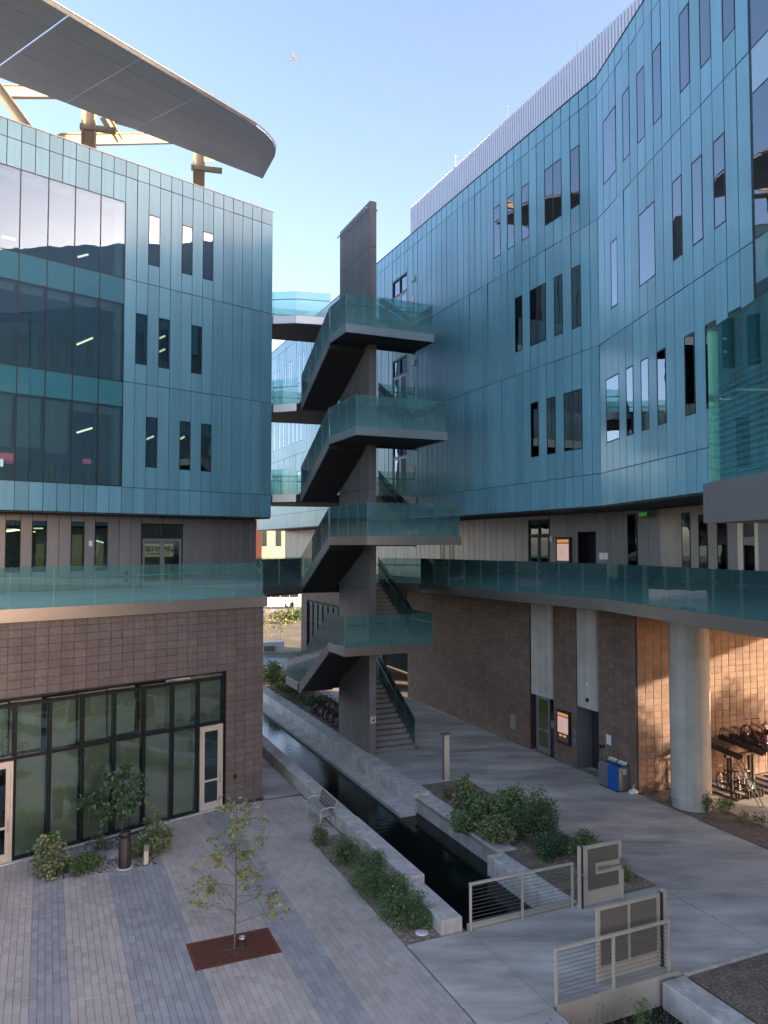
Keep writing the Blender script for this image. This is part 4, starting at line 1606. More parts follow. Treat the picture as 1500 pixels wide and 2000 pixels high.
for i in range(5):
    mb.box(0.06 + 0.024 * i, 0.06 + 0.024 * (i + 1), -0.004, 0, 0.08, 0.11 + 0.03 * i)
mb.build('symbol', MAT['black'], ss)

# ------------------------------------------------------------------ bridges from the stair to both buildings
for i, z in enumerate([Z_DECK] + FL):
    nm = ['lowest glass sided bridge behind the stair at deck level', 'second bridge up, behind the stair between the blue buildings',
          'third bridge up, behind the stair between the blue buildings', 'topmost bridge with sky above its glass, beside the top of the grey slab'][i]
    br_ = thing('footbridge', nm, 'bridge', M_AB @ Matrix.Translation((13, 38, z)), group='bridges between the two blue buildings')
    zt = z - 0.004
    if i == 0:
        front = [(8.9, 34.75), (11.58, 36.3)]
        poly = [(8.9, 34.75), (11.58, 36.3), (11.6, BB + 0.02), (15.88, BB + 0.02), (15.88, 40), (10.2, 40.5), (10.2, 38.5)]
    else:
        front = [(10.50, 38.28), (11.55, 37.25)]
        poly = [(10.50, 38.28), (11.55, 37.25), (11.6, BB + 0.02), (15.88, BB + 0.02), (18.06, 36.75), (18.06, 40.2), (10.5, 41.0)]
    if i == 3:
        poly = [(10.50, 38.28), (11.6, 37.65), (13.4, 37.3), (13.4, BB + 0.02)] + poly[3:]
        front = [(10.50, 38.28), (11.6, 37.65), (13.4, 37.3)]
    mb = MB()
    mb.prism(poly, zt - 0.42, zt, M_AB)
    mb.build('slab', MAT['soffit'], br_, I4)
    mb = MB()
    mb.prism(poly, zt + 0.0005, zt + 0.003, M_AB)
    mb.build('floor', MAT['conc'], br_, I4)

    def edge(a, b, inner, n=None):
        pa_, pb_ = AB(*a), AB(*b)
        e_ = (pb_ - pa_).normalized()
        L2 = (pb_ - pa_).length
        T_ = fr(pa_.x, pa_.y, math.atan2(e_.y, e_.x))
        nn_ = Vector((-e_.y, e_.x, 0))
        s_ = -1 if nn_.dot(Vector(inner)) > 0 else 1
        q = MB()
        y_ = sorted((s_ * 0.004, s_ * 0.04))
        q.box(0, L2, y_[0], y_[1], z - 0.36, z + 0.03)
        q.build('fascia', MAT['steel'], br_, T_)
        o_ = nn_ * (-s_ * 0.05)
        rail_run(br_, pa_ + o_ + Vector((0, 0, z)), pb_ + o_ + Vector((0, 0, z)), 1.32, n, inner=inner)
    for j in range(len(front) - 1):
        edge(front[j], front[j + 1], (B2.x, B2.y, 0))
    if i:
        edge((15.92, BB + 0.03), (18.04, 36.76), (B2.x, B2.y, 0), 2)
        edge((10.6, 40.98), (18.04, 40.2), (-B2.x, -B2.y, 0), 6)
    else:
        edge((10.3, 40.5), (15.8, 40.0), (-B2.x, -B2.y, 0), 4)

# ------------------------------------------------------------------ near stair landing at the right edge of the view
MAT['fascia_dark'] = pmat('fascia_grey', (0.10, 0.105, 0.11), rough=0.45, metal=0.5, namp=0.05)
NL = thing('stair_landing', 'near landing edge with printed glass guard at the right edge of the view', 'landing', Matrix.Translation((3.6, 4, 9.6)))
mb = MB()
mb.box(2.87, 5.4, 1.2, 6.76, 9.63, 9.925)
mb.build('slab', MAT['soffit'], NL, I4)
mb = MB()
mb.box(2.83, 2.866, 1.2, 6.8, 9.595, 9.945)
mb.box(2.867, 5.4, 6.764, 6.8, 9.595, 9.945)
mb.build('fascia', MAT['fascia_dark'], NL, I4)
rail_run(NL, (2.87, 6.75, 9.94), (2.87, 3.2, 9.94), 1.36, 1, mat='fritglass', hand=False)
rail_run(NL, (2.87, 3.19, 9.94), (2.87, 1.2, 9.94), 1.36, 1, mat='fritglass', hand=False)
mb = MB()
mb.tube([(2.98, 6.62, 10.745), (2.98, 1.2, 10.745)], 0.022, 8)
mb.tube([(2.98, 6.62, 10.745), (5.3, 6.62, 10.745)], 0.022, 8)
mb.tube([(2.88, 6.6, 10.66), (2.98, 6.6, 10.66), (2.98, 6.6, 10.745)], 0.012, 6)
mb.build('handrail', MAT['steel'], NL, I4)
# steel ties under the landing reach back to the right wing
mb = MB()
mb.box(5.4, 11.5, 1.4, 4.0, 9.62, 9.92)
mb.build('link_slab', MAT['soffit'], NL, I4)

# ------------------------------------------------------------------ ground, street, water
def sheet(name, quads, z, mat, M=M_AB, kind='structure'):
    mb = MB()
    for q in quads:
        n = len(q)
        mb.add([(x, y, z) for x, y in q], [tuple(range(n))])
    o = mb.build(name, mat, None, M, kind=kind)
    return o


MAT['earth'] = pmat('earth', (0.26, 0.23, 0.17), rough=0.95, namp=0.15, nscale=0.8, stain=0.3, sscale=0.12)
MAT['street'] = pmat('street_concrete', (0.40, 0.39, 0.37), rough=0.85, namp=0.06, stain=0.15, sscale=0.2)
sheet('ground', [[(-700, -700), (9.62, -700), (9.62, 900), (-700, 900)], [(12.75, -700), (700, -700), (700, 900), (12.75, 900)],
                 [(9.62, 58), (12.75, 58), (12.75, 900), (9.62, 900)], [(9.62, -700), (12.75, -700), (12.75, 2), (9.62, 2)]], -0.06, MAT['earth'])
sheet('pavement', [[(-60, 56.5), (60, 56.5), (60, 64.2), (-60, 64.2)]], -0.045, MAT['street'])
sheet('street', [[(-200, 108), (200, 60 + 48), (200, 134), (-200, 134)]], -0.04, MAT['street'], Matrix.Identity(4))
sheet('channel_bed', [[(9.4, 2), (13.0, 2), (13.0, 58), (9.4, 58)]], -1.1, MAT['soil'])
sheet('water', [[(9.3, 2), (13.1, 2), (13.1, 58), (9.3, 58)]], -0.58, MAT['water'])

# plaza pavers: bands of tan and grey, laid lengthwise along the court
PV = thing('plaza_paving', None, None, M_AB, kind='structure')
pav = Pieces(PV, 'paver', [MAT['pavetan'], MAT['pavegrey']], c=0.008)
M_LBi = M_LB.inverted()
rp_ = random.Random(11)
pw = 0.152
for i in range(-34, 60):
    a0 = i * pw
    am = a0 + pw / 2
    if am > 9.02:
        break
    edges = (-0.2, 0.68, 1.88, 3.3, 5.2, 6.1)
    band = sum(am > q for q in edges) % 2 if am > -3.0 else 0
    spans = [(10.5, 28.12)]
    if am > 7.9:
        spans = [(23.92, 28.12)]
    if 0.608 < am < 3.192:
        spans = [(10.5, 23.86)]
    if 3.192 < am < 5.168:
        spans = [(10.5, 17.60), (18.86, 28.12)]
    for s0_, s1_ in spans:
        b = s0_ - (rp_.random() * 0.3 if s0_ < 11 else 0)
        first = True
        while b < s1_ - 0.02:
            L_ = rp_.choice((0.26, 0.30, 0.30, 0.34))
            if first:
                L_ *= rp_.choice((0.5, 0.75, 1.0))
                first = False
            b1 = min(b + L_, s1_)
            if s1_ - b1 < 0.06:
                b1 = s1_
            q = M_LBi @ AB(am, (b + b1) / 2)
            if q.y > 0.12 and q.x < 0.1:
                break
            T = M_AB @ Matrix.Translation((a0 + 0.002, b + 0.002, -0.05 + rp_.uniform(-0.002, 0.002))) @ Matrix(((1, 0, 0, 0), (0, 0, 1, 0), (0, -1, 0, 0), (0, 0, 0, 1)))
            pav.add(T, pw - 0.005, b1 - b - 0.005, 0.05, band)
            b = b1
pav.flush()
sheet('paving_bed', [[(-20, 5), (7.92, 5), (7.92, 28.3), (-20, 28.3)], [(7.92, 23.9), (9.03, 23.9), (9.03, 28.3), (7.92, 28.3)]], -0.022, MAT['joint2'])

# poured walks: slabs with tooled joints
WK = thing('walkway', None, None, M_AB, kind='structure')


def slab(a0, a1, b0, b1, z=0.0, t=0.08, g=0.006):
    mb = MB()
    mb.box(a0 + g, a1 - g, b0 + g, b1 - g, z - t, z)
    mb.build('slab', MAT['walk'], WK, M_AB)


for b0, b1 in ((9.5, 13.3), (13.3, 16.72)):
    slab(7.93, 9.6, b0, b1)
slab(9.6, 12.83, 13.32, 16.74)
slab(12.83, 15.6, 13.22, 16.78)
for i, (b0, b1) in enumerate(((11.0, 13.2), (13.2, 16.8), (16.8, 20.2), (20.2, 23.8), (23.8, 27.45))):
    slab(15.65, 18.2, b0, b1)
    slab(18.2, 20.66 if b0 > 20 else 20.6, b0, b1)
for b0 in (27.45, 31.0, 34.6, 38.2, 41.8, 45.4):
    slab(13.52, 17.0, b0, b0 + 3.6)
    slab(17.0, 20.64, b0, b0 + 3.6)
slab(20.6, 26, 11.0, 13.2)
for a0, a1 in ((22.25, 24.8), (24.8, 27.4), (27.4, 31)):
    slab(a0, a1, 18.6, 23.05)
    slab(a0, a1, 14.0, 18.6)
slab(7.6, 9.0, 28.3, 33.5)
slab(6.0, 9.0, 33.5, 40)
dr = MB()
dr.box(7.4, 9.0, 28.12, 28.27, -0.05, -0.008)
dr.build('trench_drain', MAT['black'], WK, M_AB)

# ------------------------------------------------------------------ channel walls (each run of blocks is a wall)
def block_wall(label, a0, a1, b0, b1, z0, z1, L, cat='low wall', lip=None):
    t = thing('channel_wall', label, cat, M_AB @ Matrix.Translation(((a0 + a1) / 2, (b0 + b1) / 2, z0)), group='concrete walls along the channel')
    n = max(1, round((b1 - b0) / L))
    for i in range(n):
        mb = MB()
        c = 0.012
        x0, x1, y0, y1 = a0, a1, b0 + (b1 - b0) * i / n + 0.004, b0 + (b1 - b0) * (i + 1) / n - 0.004
        v = [(x0, y0, z0), (x1, y0, z0), (x1, y1, z0), (x0, y1, z0), (x0, y0, z1 - c), (x1, y0, z1 - c), (x1, y1, z1 - c), (x0, y1, z1 - c),
             (x0 + c, y0 + c, z1), (x1 - c, y0 + c, z1), (x1 - c, y1 - c, z1), (x0 + c, y1 - c, z1)]
        f = [(0, 3, 2, 1), (0, 1, 5, 4), (1, 2, 6, 5), (2, 3, 7, 6), (3, 0, 4, 7), (4, 5, 9, 8), (5, 6, 10, 9), (6, 7, 11, 10), (7, 4, 8, 11), (8, 9, 10, 11)]
        mb.add(v, f)
        mb.build('concrete_block', MAT['wallconc'], t, M_AB)
    return t


block_wall('long pale concrete wall behind the bench on the near side of the channel', 9.02, 9.56, 24.1, 46, -0.9, 0.45, 1.35)
block_wall('pale concrete seat wall beside the green shrubs, middle of three on the plaza side', 9.06, 9.62, 19.12, 24.09, -0.9, 0.43, 2.6)
block_wall('low pale concrete seat wall ending at the footbridge on the plaza side', 8.90, 9.47, 16.78, 19.11, -0.9, 0.34, 1.25)
block_wall('long grey concrete wall between the channel and the stair', 12.72, 13.48, 26.2, 50, -0.9, 0.10, 1.7)
block_wall('grey concrete wall under the overhanging shrubs beside the channel', 12.88, 13.52, 20.5, 26.18, -0.9, 0.02, 1.9)
block_wall('short pale concrete wall that runs to the far end of the cable railing', 12.44, 13.02, 16.86, 20.48, -0.9, 0.0, 1.8)
block_wall('low concrete ledge just above the water under the far channel wall', 12.06, 12.715, 25.95, 50, -0.9, -0.43, 2.4, 'ledge')
block_wall('concrete wall in the bottom right corner in front of the footbridge', 12.36, 12.98, 6.0, 13.16, -0.9, -0.02, 2.3)
block_wall('concrete wall end under the near post of the front cable railing', 9.0, 9.60, 6.0, 12.9, -0.9, -0.06, 2.3)
block_wall('thin concrete kerb along the bare earth in the bottom right corner', 13.0, 20.5, 13.08, 13.19, -0.2, 0.035, 1.0, 'kerb')

FB = thing('footbridge_edge', 'broad pale beige metal edge plate of the plank footbridge over the channel', 'bridge edge', M_AB @ Matrix.Translation((11.2, 13.2, -0.4)))
mb = MB()
mb.box(9.66, 12.92, 13.235, 13.27, -0.78, 0.05, M_AB)
mb.build('edge_plate', MAT['alu'], FB, I4)
mb = MB()
mb.box(9.62, 12.72, 16.77, 16.82, -0.3, 0.13, M_AB)
mb.build('back_plate', MAT['alu'], FB, I4)
mb = MB()
mb.box(9.64, 12.80, 13.32, 16.72, -0.3, -0.09, M_AB)
mb.build('deck_frame', MAT['darksteel'], FB, I4)

# ------------------------------------------------------------------ cable railings and gates
def cable_rail(label, a0, a1, b, z0, h, posts, n=11):
    t = thing('cable_railing', label, 'railing', M_AB @ Matrix.Translation((a0, b, z0)), group='cable railings on the footbridge')
    w = a1 - a0
    for i, x in enumerate(posts):
        mb = MB()
        mb.box(x - 0.022, x + 0.022, -0.03, 0.03, -0.02, h - 0.05)
        mb.build('post', MAT['alu'], t)
    mb = MB()
    mb.box(-0.03, w + 0.03, -0.035, 0.035, h - 0.049, h)
    mb.build('top_rail', MAT['alu'], t)
    mb = MB()
    mb.box(0.03, w - 0.03, -0.025, 0.025, 0.04, 0.06)
    for i in range(n):
        z = 0.13 + (h - 0.22) * i / (n - 1)
        q = MB()
        q.tube([(0.0, 0, z), (w, 0, z)], 0.006, 5)
        q.build('cable', MAT['steel'], t)
    return t


cable_rail('cable railing on the channel side of the footbridge, farther from the viewer', 9.66, 12.70, 16.70, 0.0, 1.14, (0.0, 1.50, 3.04))
cable_rail('cable railing nearest the viewer, in front of the double mesh gate', 9.72, 12.72, 13.34, 0.0, 1.14, (0.0, 1.48, 3.0))

G1 = thing('gate', 'pale metal gate leaf with push bar and dark mesh standing open by the shrubs', 'gate', M_AB @ Matrix.Translation((12.95, 16.55, 0)), group='metal gates at the footbridge')
mb = MB()
W, Hh = 1.24, 1.56
for x0, x1 in ((0.02, 0.12), (W - 0.10, W)):
    mb.box(x0, x1, -0.025, 0.025, 0.05, Hh)
mb.box(0.12, W - 0.10, -0.025, 0.025, Hh - 0.09, Hh)
mb.box(0.12, W - 0.10, -0.025, 0.025, 0.05, 0.37)
mb.box(0.12, W - 0.10, -0.022, 0.022, 0.37, 0.41)
mb.build('leaf_frame', MAT['alu'], G1)
mb = MB()
mb.box(0.12, W - 0.10, -0.006, 0.006, 0.41, Hh - 0.09)
mb.build('mesh_panel', MAT['screenmesh'], G1)
mb = MB()
mb.box(0.38, W - 0.101, -0.05, -0.008, 0.80, 1.08)
pl_ = mb.build('push_bar_plate', MAT['alu'], G1)
mb = MB()
mb.box(0.42, 0.80, -0.11, -0.05, 0.91, 0.98)
mb.box(0.80, W - 0.02, -0.09, -0.06, 0.925, 0.955)
mb.box(W - 0.06, W + 0.04, -0.12, -0.0255, 0.98, 1.08)
mb.build('push_bar', MAT['steel'], pl_)
mb = MB()
mb.box(W - 0.02, W + 0.03, -0.06, -0.026, 0.0, 0.80)
mb.build('drop_bolt', MAT['alu'], G1)
for x, mt in ((-0.13, 'alu'), (-0.06, 'darksteel'), (-0.02, 'alu')):
    mb = MB()
    mb.box(x - 0.022, x + 0.022, -0.05, 0.05, 0.0, 1.58)
    mb.build('post', MAT[mt], G1)
mb = MB()
mb.tube([(-0.13, -0.06, 0.95), (-0.05, -0.10, 0.78), (0.06, -0.1, 0.80), (0.1, -0.04, 1.02)], 0.01, 5)
mb.build('chain', MAT['steel'], G1)

G2 = thing('gate', 'wide gate leaf with two louvred mesh panels and kick plate behind the front railing', 'gate', M_AB @ Matrix.Translation((10.98, 13.62, 0)), group='metal gates at the footbridge')
W, Hh = 1.76, 1.60
mb = MB()
for x0, x1 in ((0.0, 0.09), (W - 0.09, W)):
    mb.box(x0, x1, -0.025, 0.025, 0.05, Hh)
mb.box(0.09, W - 0.09, -0.025, 0.025, Hh - 0.07, Hh)
mb.box(0.09, W - 0.09, -0.025, 0.025, 0.05, 0.36)
mb.box(W / 2 - 0.03, W / 2 + 0.03, -0.024, 0.024, 0.36, Hh - 0.07)
mb.build('leaf_frame', MAT['alu'], G2)
for x0, x1 in ((0.09, W / 2 - 0.03), (W / 2 + 0.03, W - 0.09)):
    mb = MB()
    mb.box(x0, x1, -0.006, 0.006, 0.36, Hh - 0.07)
    pn_ = mb.build('mesh_panel', MAT['screenmesh'], G2)
    for i in range(16):
        z = 0.40 + i * 0.07
        q = MB()
        q.box(x0 + 0.005, x1 - 0.005, 0.008, 0.014, z, z + 0.03)
        q.build('slat', MAT['bronze'], pn_)
mb = MB()
mb.box(W + 0.01, W + 0.05, -0.04, 0.04, 0.0, 1.62)
mb.box(W + 0.055, W + 0.075, -0.03, 0.03, 0.0, 1.6)
mb.build('hinge_post', MAT['darksteel'], G2)
mb = MB()
mb.box(W + 0.08, W + 0.17, -0.06, 0.06, 0.0, 1.66)
mb.build('post', MAT['alu'], G2)

# ------------------------------------------------------------------ lamp pillar
LP = thing('light_pillar', 'slim pale light pillar with a flat cap on the corner of the planting bed', 'light pillar', M_AB @ Matrix.Translation((14.84, 27.55, 0)))
mb = MB()
mb.box(-0.10, 0.12, -0.06, 0.06, 0, 1.80)
mb.build('pillar', MAT['cream'], LP)
mb = MB()
for i in range(22):
    mb.box(-0.135, -0.101, -0.05, 0.05, 0.06 + 0.08 * i, 0.10 + 0.08 * i)
mb.build('louvre', MAT['darksteel'], LP)
mb = MB()
mb.box(-0.2, 0.2, -0.12, 0.12, 1.802, 1.86)
mb.build('cap', MAT['stringer'], LP)

# ------------------------------------------------------------------ waste and recycling station
BN = thing('recycling_bin', 'grey and blue twin recycling station with two white cards on top', 'recycling bin', M_AB @ Matrix.Translation((20.06, 23.53, 0)))
Wb, Lb, Hb = 0.56, 1.12, 0.92
for k, mt in ((0, 'binblue'), (1, 'bingrey')):
    y0, y1 = 0.56 * k + 0.012, 0.56 * (k + 1) - 0.002
    mb = MB()
    mb.side_prism([(0, 0)] * 0 or [(y0, 0.05), (y1, 0.05), (y1, Hb), (y0, Hb)], 0.012, 0.05)
    # front shell with a sloping top
    v = [(0.0, y0, 0.05), (0.0, y1, 0.05), (0.0, y1, 0.84), (0.0, y0, 0.84), (0.09, y0, 0.93), (0.09, y1, 0.93), (Wb - 0.02, y1, 0.93), (Wb - 0.02, y0, 0.93), (Wb - 0.02, y0, 0.05), (Wb - 0.02, y1, 0.05)]
    f = [(0, 3, 2, 1), (3, 4, 5, 2), (4, 7, 6, 5), (7, 8, 9, 6), (0, 8, 7, 4, 3), (1, 2, 5, 6, 9), (0, 1, 9, 8)]
    mb = MB()
    mb.add(v, f)
    mb.build('body', MAT[mt], BN)
    mb = MB()
    if k:
        mb.lathe([(0.105, 0.931), (0.105, 0.94), (0.085, 0.94)], 16, cx=0.27, cy=(y0 + y1) / 2)
    else:
        mb.box(0.19, 0.25, y0 + 0.1, y1 - 0.1, 0.931, 0.937)
        mb.lathe([(0.07, 0.931), (0.07, 0.938), (0.05, 0.938)], 14, cx=0.36, cy=(y0 + y1) / 2)
    mb.build('opening', MAT['black'], BN)
    T = Matrix.Translation((0.42, y0 + 0.04, 0.95)) @ Matrix.Rotation(-math.radians(35), 4, 'Y')
    mb = MB()
    mb.box(0, 0.16, 0, 0.46, 0, 0.014, T)
    cd_ = mb.build('card', MAT['white'], BN)
    mb = MB()
    for i in range(5):
        mb.box(0.03, 0.06, 0.05 + 0.08 * i, 0.10 + 0.08 * i, 0.0145, 0.016, T)
    mb.build('symbol', MAT['frame'], cd_)
mb = MB()
mb.box(0.05, Wb - 0.021, -0.02, 0.011, 0.05, 0.925)
mb.build('side_panel', MAT['bingrey'], BN)
mb = MB()
mb.box(0.24, 0.40, -0.028, -0.021, 0.66, 0.86)
sg = mb.build('sticker', MAT['white'], BN)
mb = MB()
for i in range(3):
    t0 = math.radians(90 + 120 * i)
    p_ = [(0.32 + 0.055 * math.cos(t0 + q), -0.031, 0.765 + 0.055 * math.sin(t0 + q)) for q in (0.2, 0.9, 1.6)]
    mb.tube(p_, 0.009, 5)
mb.build('symbol', MAT['leafd'], sg)
mb = MB()
mb.box(0.02, Wb - 0.04, 0.02, Lb - 0.02, 0, 0.049)
mb.build('plinth', MAT['black'], BN)
bag = thing('plastic_bag', 'small knotted white plastic bag on the ground beside the recycling station', 'bag', M_AB @ Matrix.Translation((20.5, 23.18, 0)))
mb = MB()
pr = [(0.02, 0.0), (0.13, 0.02), (0.16, 0.08), (0.12, 0.15), (0.04, 0.19), (0.015, 0.22)]
mb.lathe(pr, 14)
mb.v = [(x * (1.3 + 0.2 * math.sin(5 * y * 20 + z * 30)), y + 0.012 * math.sin(x * 60), z) for x, y, z in mb.v]
mb.build('sack', MAT['white'], bag)
mb = MB()
mb.tube([(0, 0, 0.19), (0.02, 0.01, 0.28), (0.05, 0.0, 0.36)], 0.014, 5)
mb.build('knot', MAT['white'], bag)

# ------------------------------------------------------------------ bench
MAT['benchmetal'] = pmat('bench_metal', (0.62, 0.60, 0.57), rough=0.35, metal=0.35, namp=0.04)
MAT['benchslat'] = pmat('bench_slat', (0.20, 0.19, 0.18), rough=0.4, metal=0.3, namp=0.05)
BC = thing('bench', 'metal slatted bench with loop arms against the channel wall', 'bench', M_AB @ Matrix.Translation((8.42, 24.42, 0)))
BLn = 1.42


def bslat(x0, z0, x1, z1, nm):
    mb = MB()
    d = Vector((x1 - x0, 0, z1 - z0))
    n_ = Vector((-d.z, 0, d.x)).normalized() * 0.012
    p_ = [(x0 - n_.x, z0 - n_.z), (x1 - n_.x, z1 - n_.z), (x1 + n_.x, z1 + n_.z), (x0 + n_.x, z0 + n_.z)]
    v = [(q[0], 0.02, q[1]) for q in p_] + [(q[0], BLn - 0.02, q[1]) for q in p_]
    mb.add(v, [(3, 2, 1, 0), (4, 5, 6, 7), (0, 1, 5, 4), (1, 2, 6, 5), (2, 3, 7, 6), (3, 0, 4, 7)])
    mb.build(nm, MAT['benchslat' if nm == 'back_slat' else 'benchmetal'], BC)


for i in range(5):
    bslat(0.02 + 0.094 * i, 0.46 - 0.004 * i, 0.082 + 0.094 * i, 0.456 - 0.004 * i, 'seat_slat')
for i in range(4):
    bslat(0.475 + 0.028 * i, 0.50 + 0.102 * i, 0.493 + 0.028 * i, 0.566 + 0.102 * i, 'back_slat')
for y in (0.02, BLn - 0.02):
    mb = MB()
    mb.tube([(0.06, y, 0.44), (0.0, y, 0.0)], 0.022, 8)
    mb.build('leg', MAT['benchmetal'], BC)
    mb = MB()
    mb.tube([(0.46, y, 0.43), (0.56, y, 0.0)], 0.022, 8)
    mb.build('leg', MAT['benchmetal'], BC)
    mb = MB()
    mb.tube([(0.0, y, 0.43), (0.45, y, 0.43), (0.60, y, 0.90)], 0.024, 8)
    mb.build('side_frame', MAT['benchmetal'], BC)
    mb = MB()
    mb.tube([(0.04, y, 0.44), (0.03, y, 0.56), (0.08, y, 0.65), (0.2, y, 0.69), (0.38, y, 0.69), (0.53, y, 0.68)], 0.018, 8)
    mb.build('arm', MAT['benchmetal'], BC)

# ------------------------------------------------------------------ tree grate
TG = thing('tree_grate', 'rust red slotted metal tree grate set in the paving', 'tree grate', M_AB @ Matrix.Translation((3.197, 17.61, 0)))
W, Hh = 1.966, 1.24
mb = MB()
mb.box(0, W, 0, 0.03, -0.05, 0.004)
mb.box(0, W, Hh - 0.03, Hh, -0.05, 0.004)
mb.box(0, 0.03, 0.03, Hh - 0.03, -0.05, 0.004)
mb.box(W - 0.03, W, 0.03, Hh - 0.03, -0.05, 0.004)
mb.box(0.03, W - 0.03, Hh / 2 - 0.012, Hh / 2 + 0.012, -0.05, 0.003)
mb.build('rim', MAT['rust'], TG)
mb = MB()
nb = 34
for i in range(nb):
    x = 0.045 + (W - 0.09) * i / (nb - 1)
    for y0, y1 in ((0.032, Hh / 2 - 0.014), (Hh / 2 + 0.014, Hh - 0.032)):
        if abs(x - 0.98) < 0.16 and abs((y0 + y1) / 2 - Hh / 2) < 1:
            if y0 < Hh / 2:
                y1 = Hh / 2 - 0.16
            else:
                y0 = Hh / 2 + 0.16
        mb.box(x - 0.016, x + 0.016, y0, y1, -0.045, 0.002)
mb.build('bar', MAT['rust'], TG, kind='stuff')
mb = MB()
mb.box(0.0, W, 0.0, Hh, -0.11, -0.10)
mb.build('pit', MAT['black'], TG)
UL = thing('uplight', 'small steel uplight beside the sapling trunk in the grate', 'light', M_AB @ Matrix.Translation((4.38, 18.2, 0)))
mb = MB()
mb.lathe([(0.07, 0.0), (0.07, 0.16), (0.085, 0.17), (0.085, 0.24), (0.06, 0.24)], 16)
mb.build('housing', MAT['steel'], UL)
mb = MB()
mb.lathe([(0.058, 0.238), (0.03, 0.243), (0.0001, 0.244)], 14)
mb.build('lens', MAT['white'], UL)


# ------------------------------------------------------------------ planting
def leaf_cloud(mb, pts, size, rng_, droop=0.3, asp=0.5):
    """small folded leaves at the given points"""
    n = len(pts)
    if n == 0:
        return
    P_ = np.array(pts)
    th = rng_.uniform(0, 2 * np.pi, n)
    el = rng_.normal(-droop, 0.5, n)
    d = np.stack([np.cos(th) * np.cos(el), np.sin(th) * np.cos(el), np.sin(el)], 1)
    rv = rng_.normal(0, 1, (n, 3))
    rv[:, 2] += 0.6
    s = np.cross(d, rv)
    s /= np.linalg.norm(s, axis=1)[:, None] + 1e-9
    up = np.cross(s, d)
    L_ = size * rng_.uniform(0.6, 1.3, n)[:, None]
    tip = P_ + d * L_
    mid = P_ + d * L_ * 0.5 - up * L_ * 0.06
    a = mid + s * L_ * asp * 0.5 + up * L_ * 0.10
    b = mid - s * L_ * asp * 0.5 + up * L_ * 0.10
    V = np.stack([P_, a, tip, b], 1).reshape(-1, 3)
    o = len(mb.v)
    mb.v.extend(map(tuple, V.tolist()))
    for i in range(n):
        k = o + 4 * i
        mb.f.append((k, k + 1, k + 2, k + 3))
        mb.m.append(mb.mi)


def shrub(name, label, M, rx, ry, h, n, size, mat, seed, stems=9, lumps=9, cat='shrub', group=None, mat2=None, droop=0.25, asp=0.5, gap=0.35, zlow=0.1):
    rg = np.random.RandomState(seed)
    t = thing(name, label, cat, M, group=group or ('weeds growing in the beds' if cat == 'weed' else 'shrubs and bushes'))
    smb = MB()
    pts = []
    cent = []
    for i in range(stems):
        a = rg.uniform(0, 2 * np.pi)
        r = math.sqrt(rg.uniform(0, 1))
        tp = np.array([rx * r * math.cos(a), ry * r * math.sin(a), h * (1 - 0.45 * r * r) * rg.uniform(0.75, 1.0)])
        b0 = np.array([tp[0] * 0.12, tp[1] * 0.12, -0.03])
        md = b0 * 0.5 + tp * 0.5 + rg.normal(0, 0.04, 3)
        smb.tube([b0, md, tp], 0.010, 5, r1=0.003)
        k = int(n * 0.35 / stems)
        q = rg.uniform(0.25, 1.0, k)[:, None]
        path = np.where(q < 0.5, b0 + (md - b0) * q * 2, md + (tp - md) * (q * 2 - 1))
        pts.extend((path + rg.normal(0, 0.05 + size * 0.3, (k, 3))).tolist())
        cent.append(tp)
    for i in range(lumps):
        c = cent[i % len(cent)] * rg.uniform(0.6, 1.0)
        c[2] = max(c[2] * rg.uniform(0.55, 1.0), h * 0.15)
        k = int(n * 0.65 / lumps)
        v = rg.normal(0, 1, (k, 3))
        v /= np.linalg.norm(v, axis=1)[:, None]
        v *= rg.uniform(0.35, 1.0, k)[:, None] ** 0.6
        pts.extend((c + v * np.array([rx * gap, ry * gap, h * gap * 0.7])).tolist())
    pts = np.array(pts)
    pts[:, 2] = np.maximum(pts[:, 2], zlow * 0.3 + 0.01)
    fm = MB()
    if mat2:
        k = int(len(pts) * 0.3)
        leaf_cloud(fm, pts[k:], size, rg, droop, asp)
        fm.mi = 1
        leaf_cloud(fm, pts[:k], size, rg, droop, asp)
        fm.build('foliage', [MAT[mat], MAT[mat2]], t)
    else:
        leaf_cloud(fm, pts, size, rg, droop, asp)
        fm.build('foliage', MAT[mat], t)
    smb.build('stem', MAT['bark'], t)
    return t


def P(a, b, z=0.0):
    return fr(AB(a, b).x, AB(a, b).y, random.uniform(0, 6.28), z)


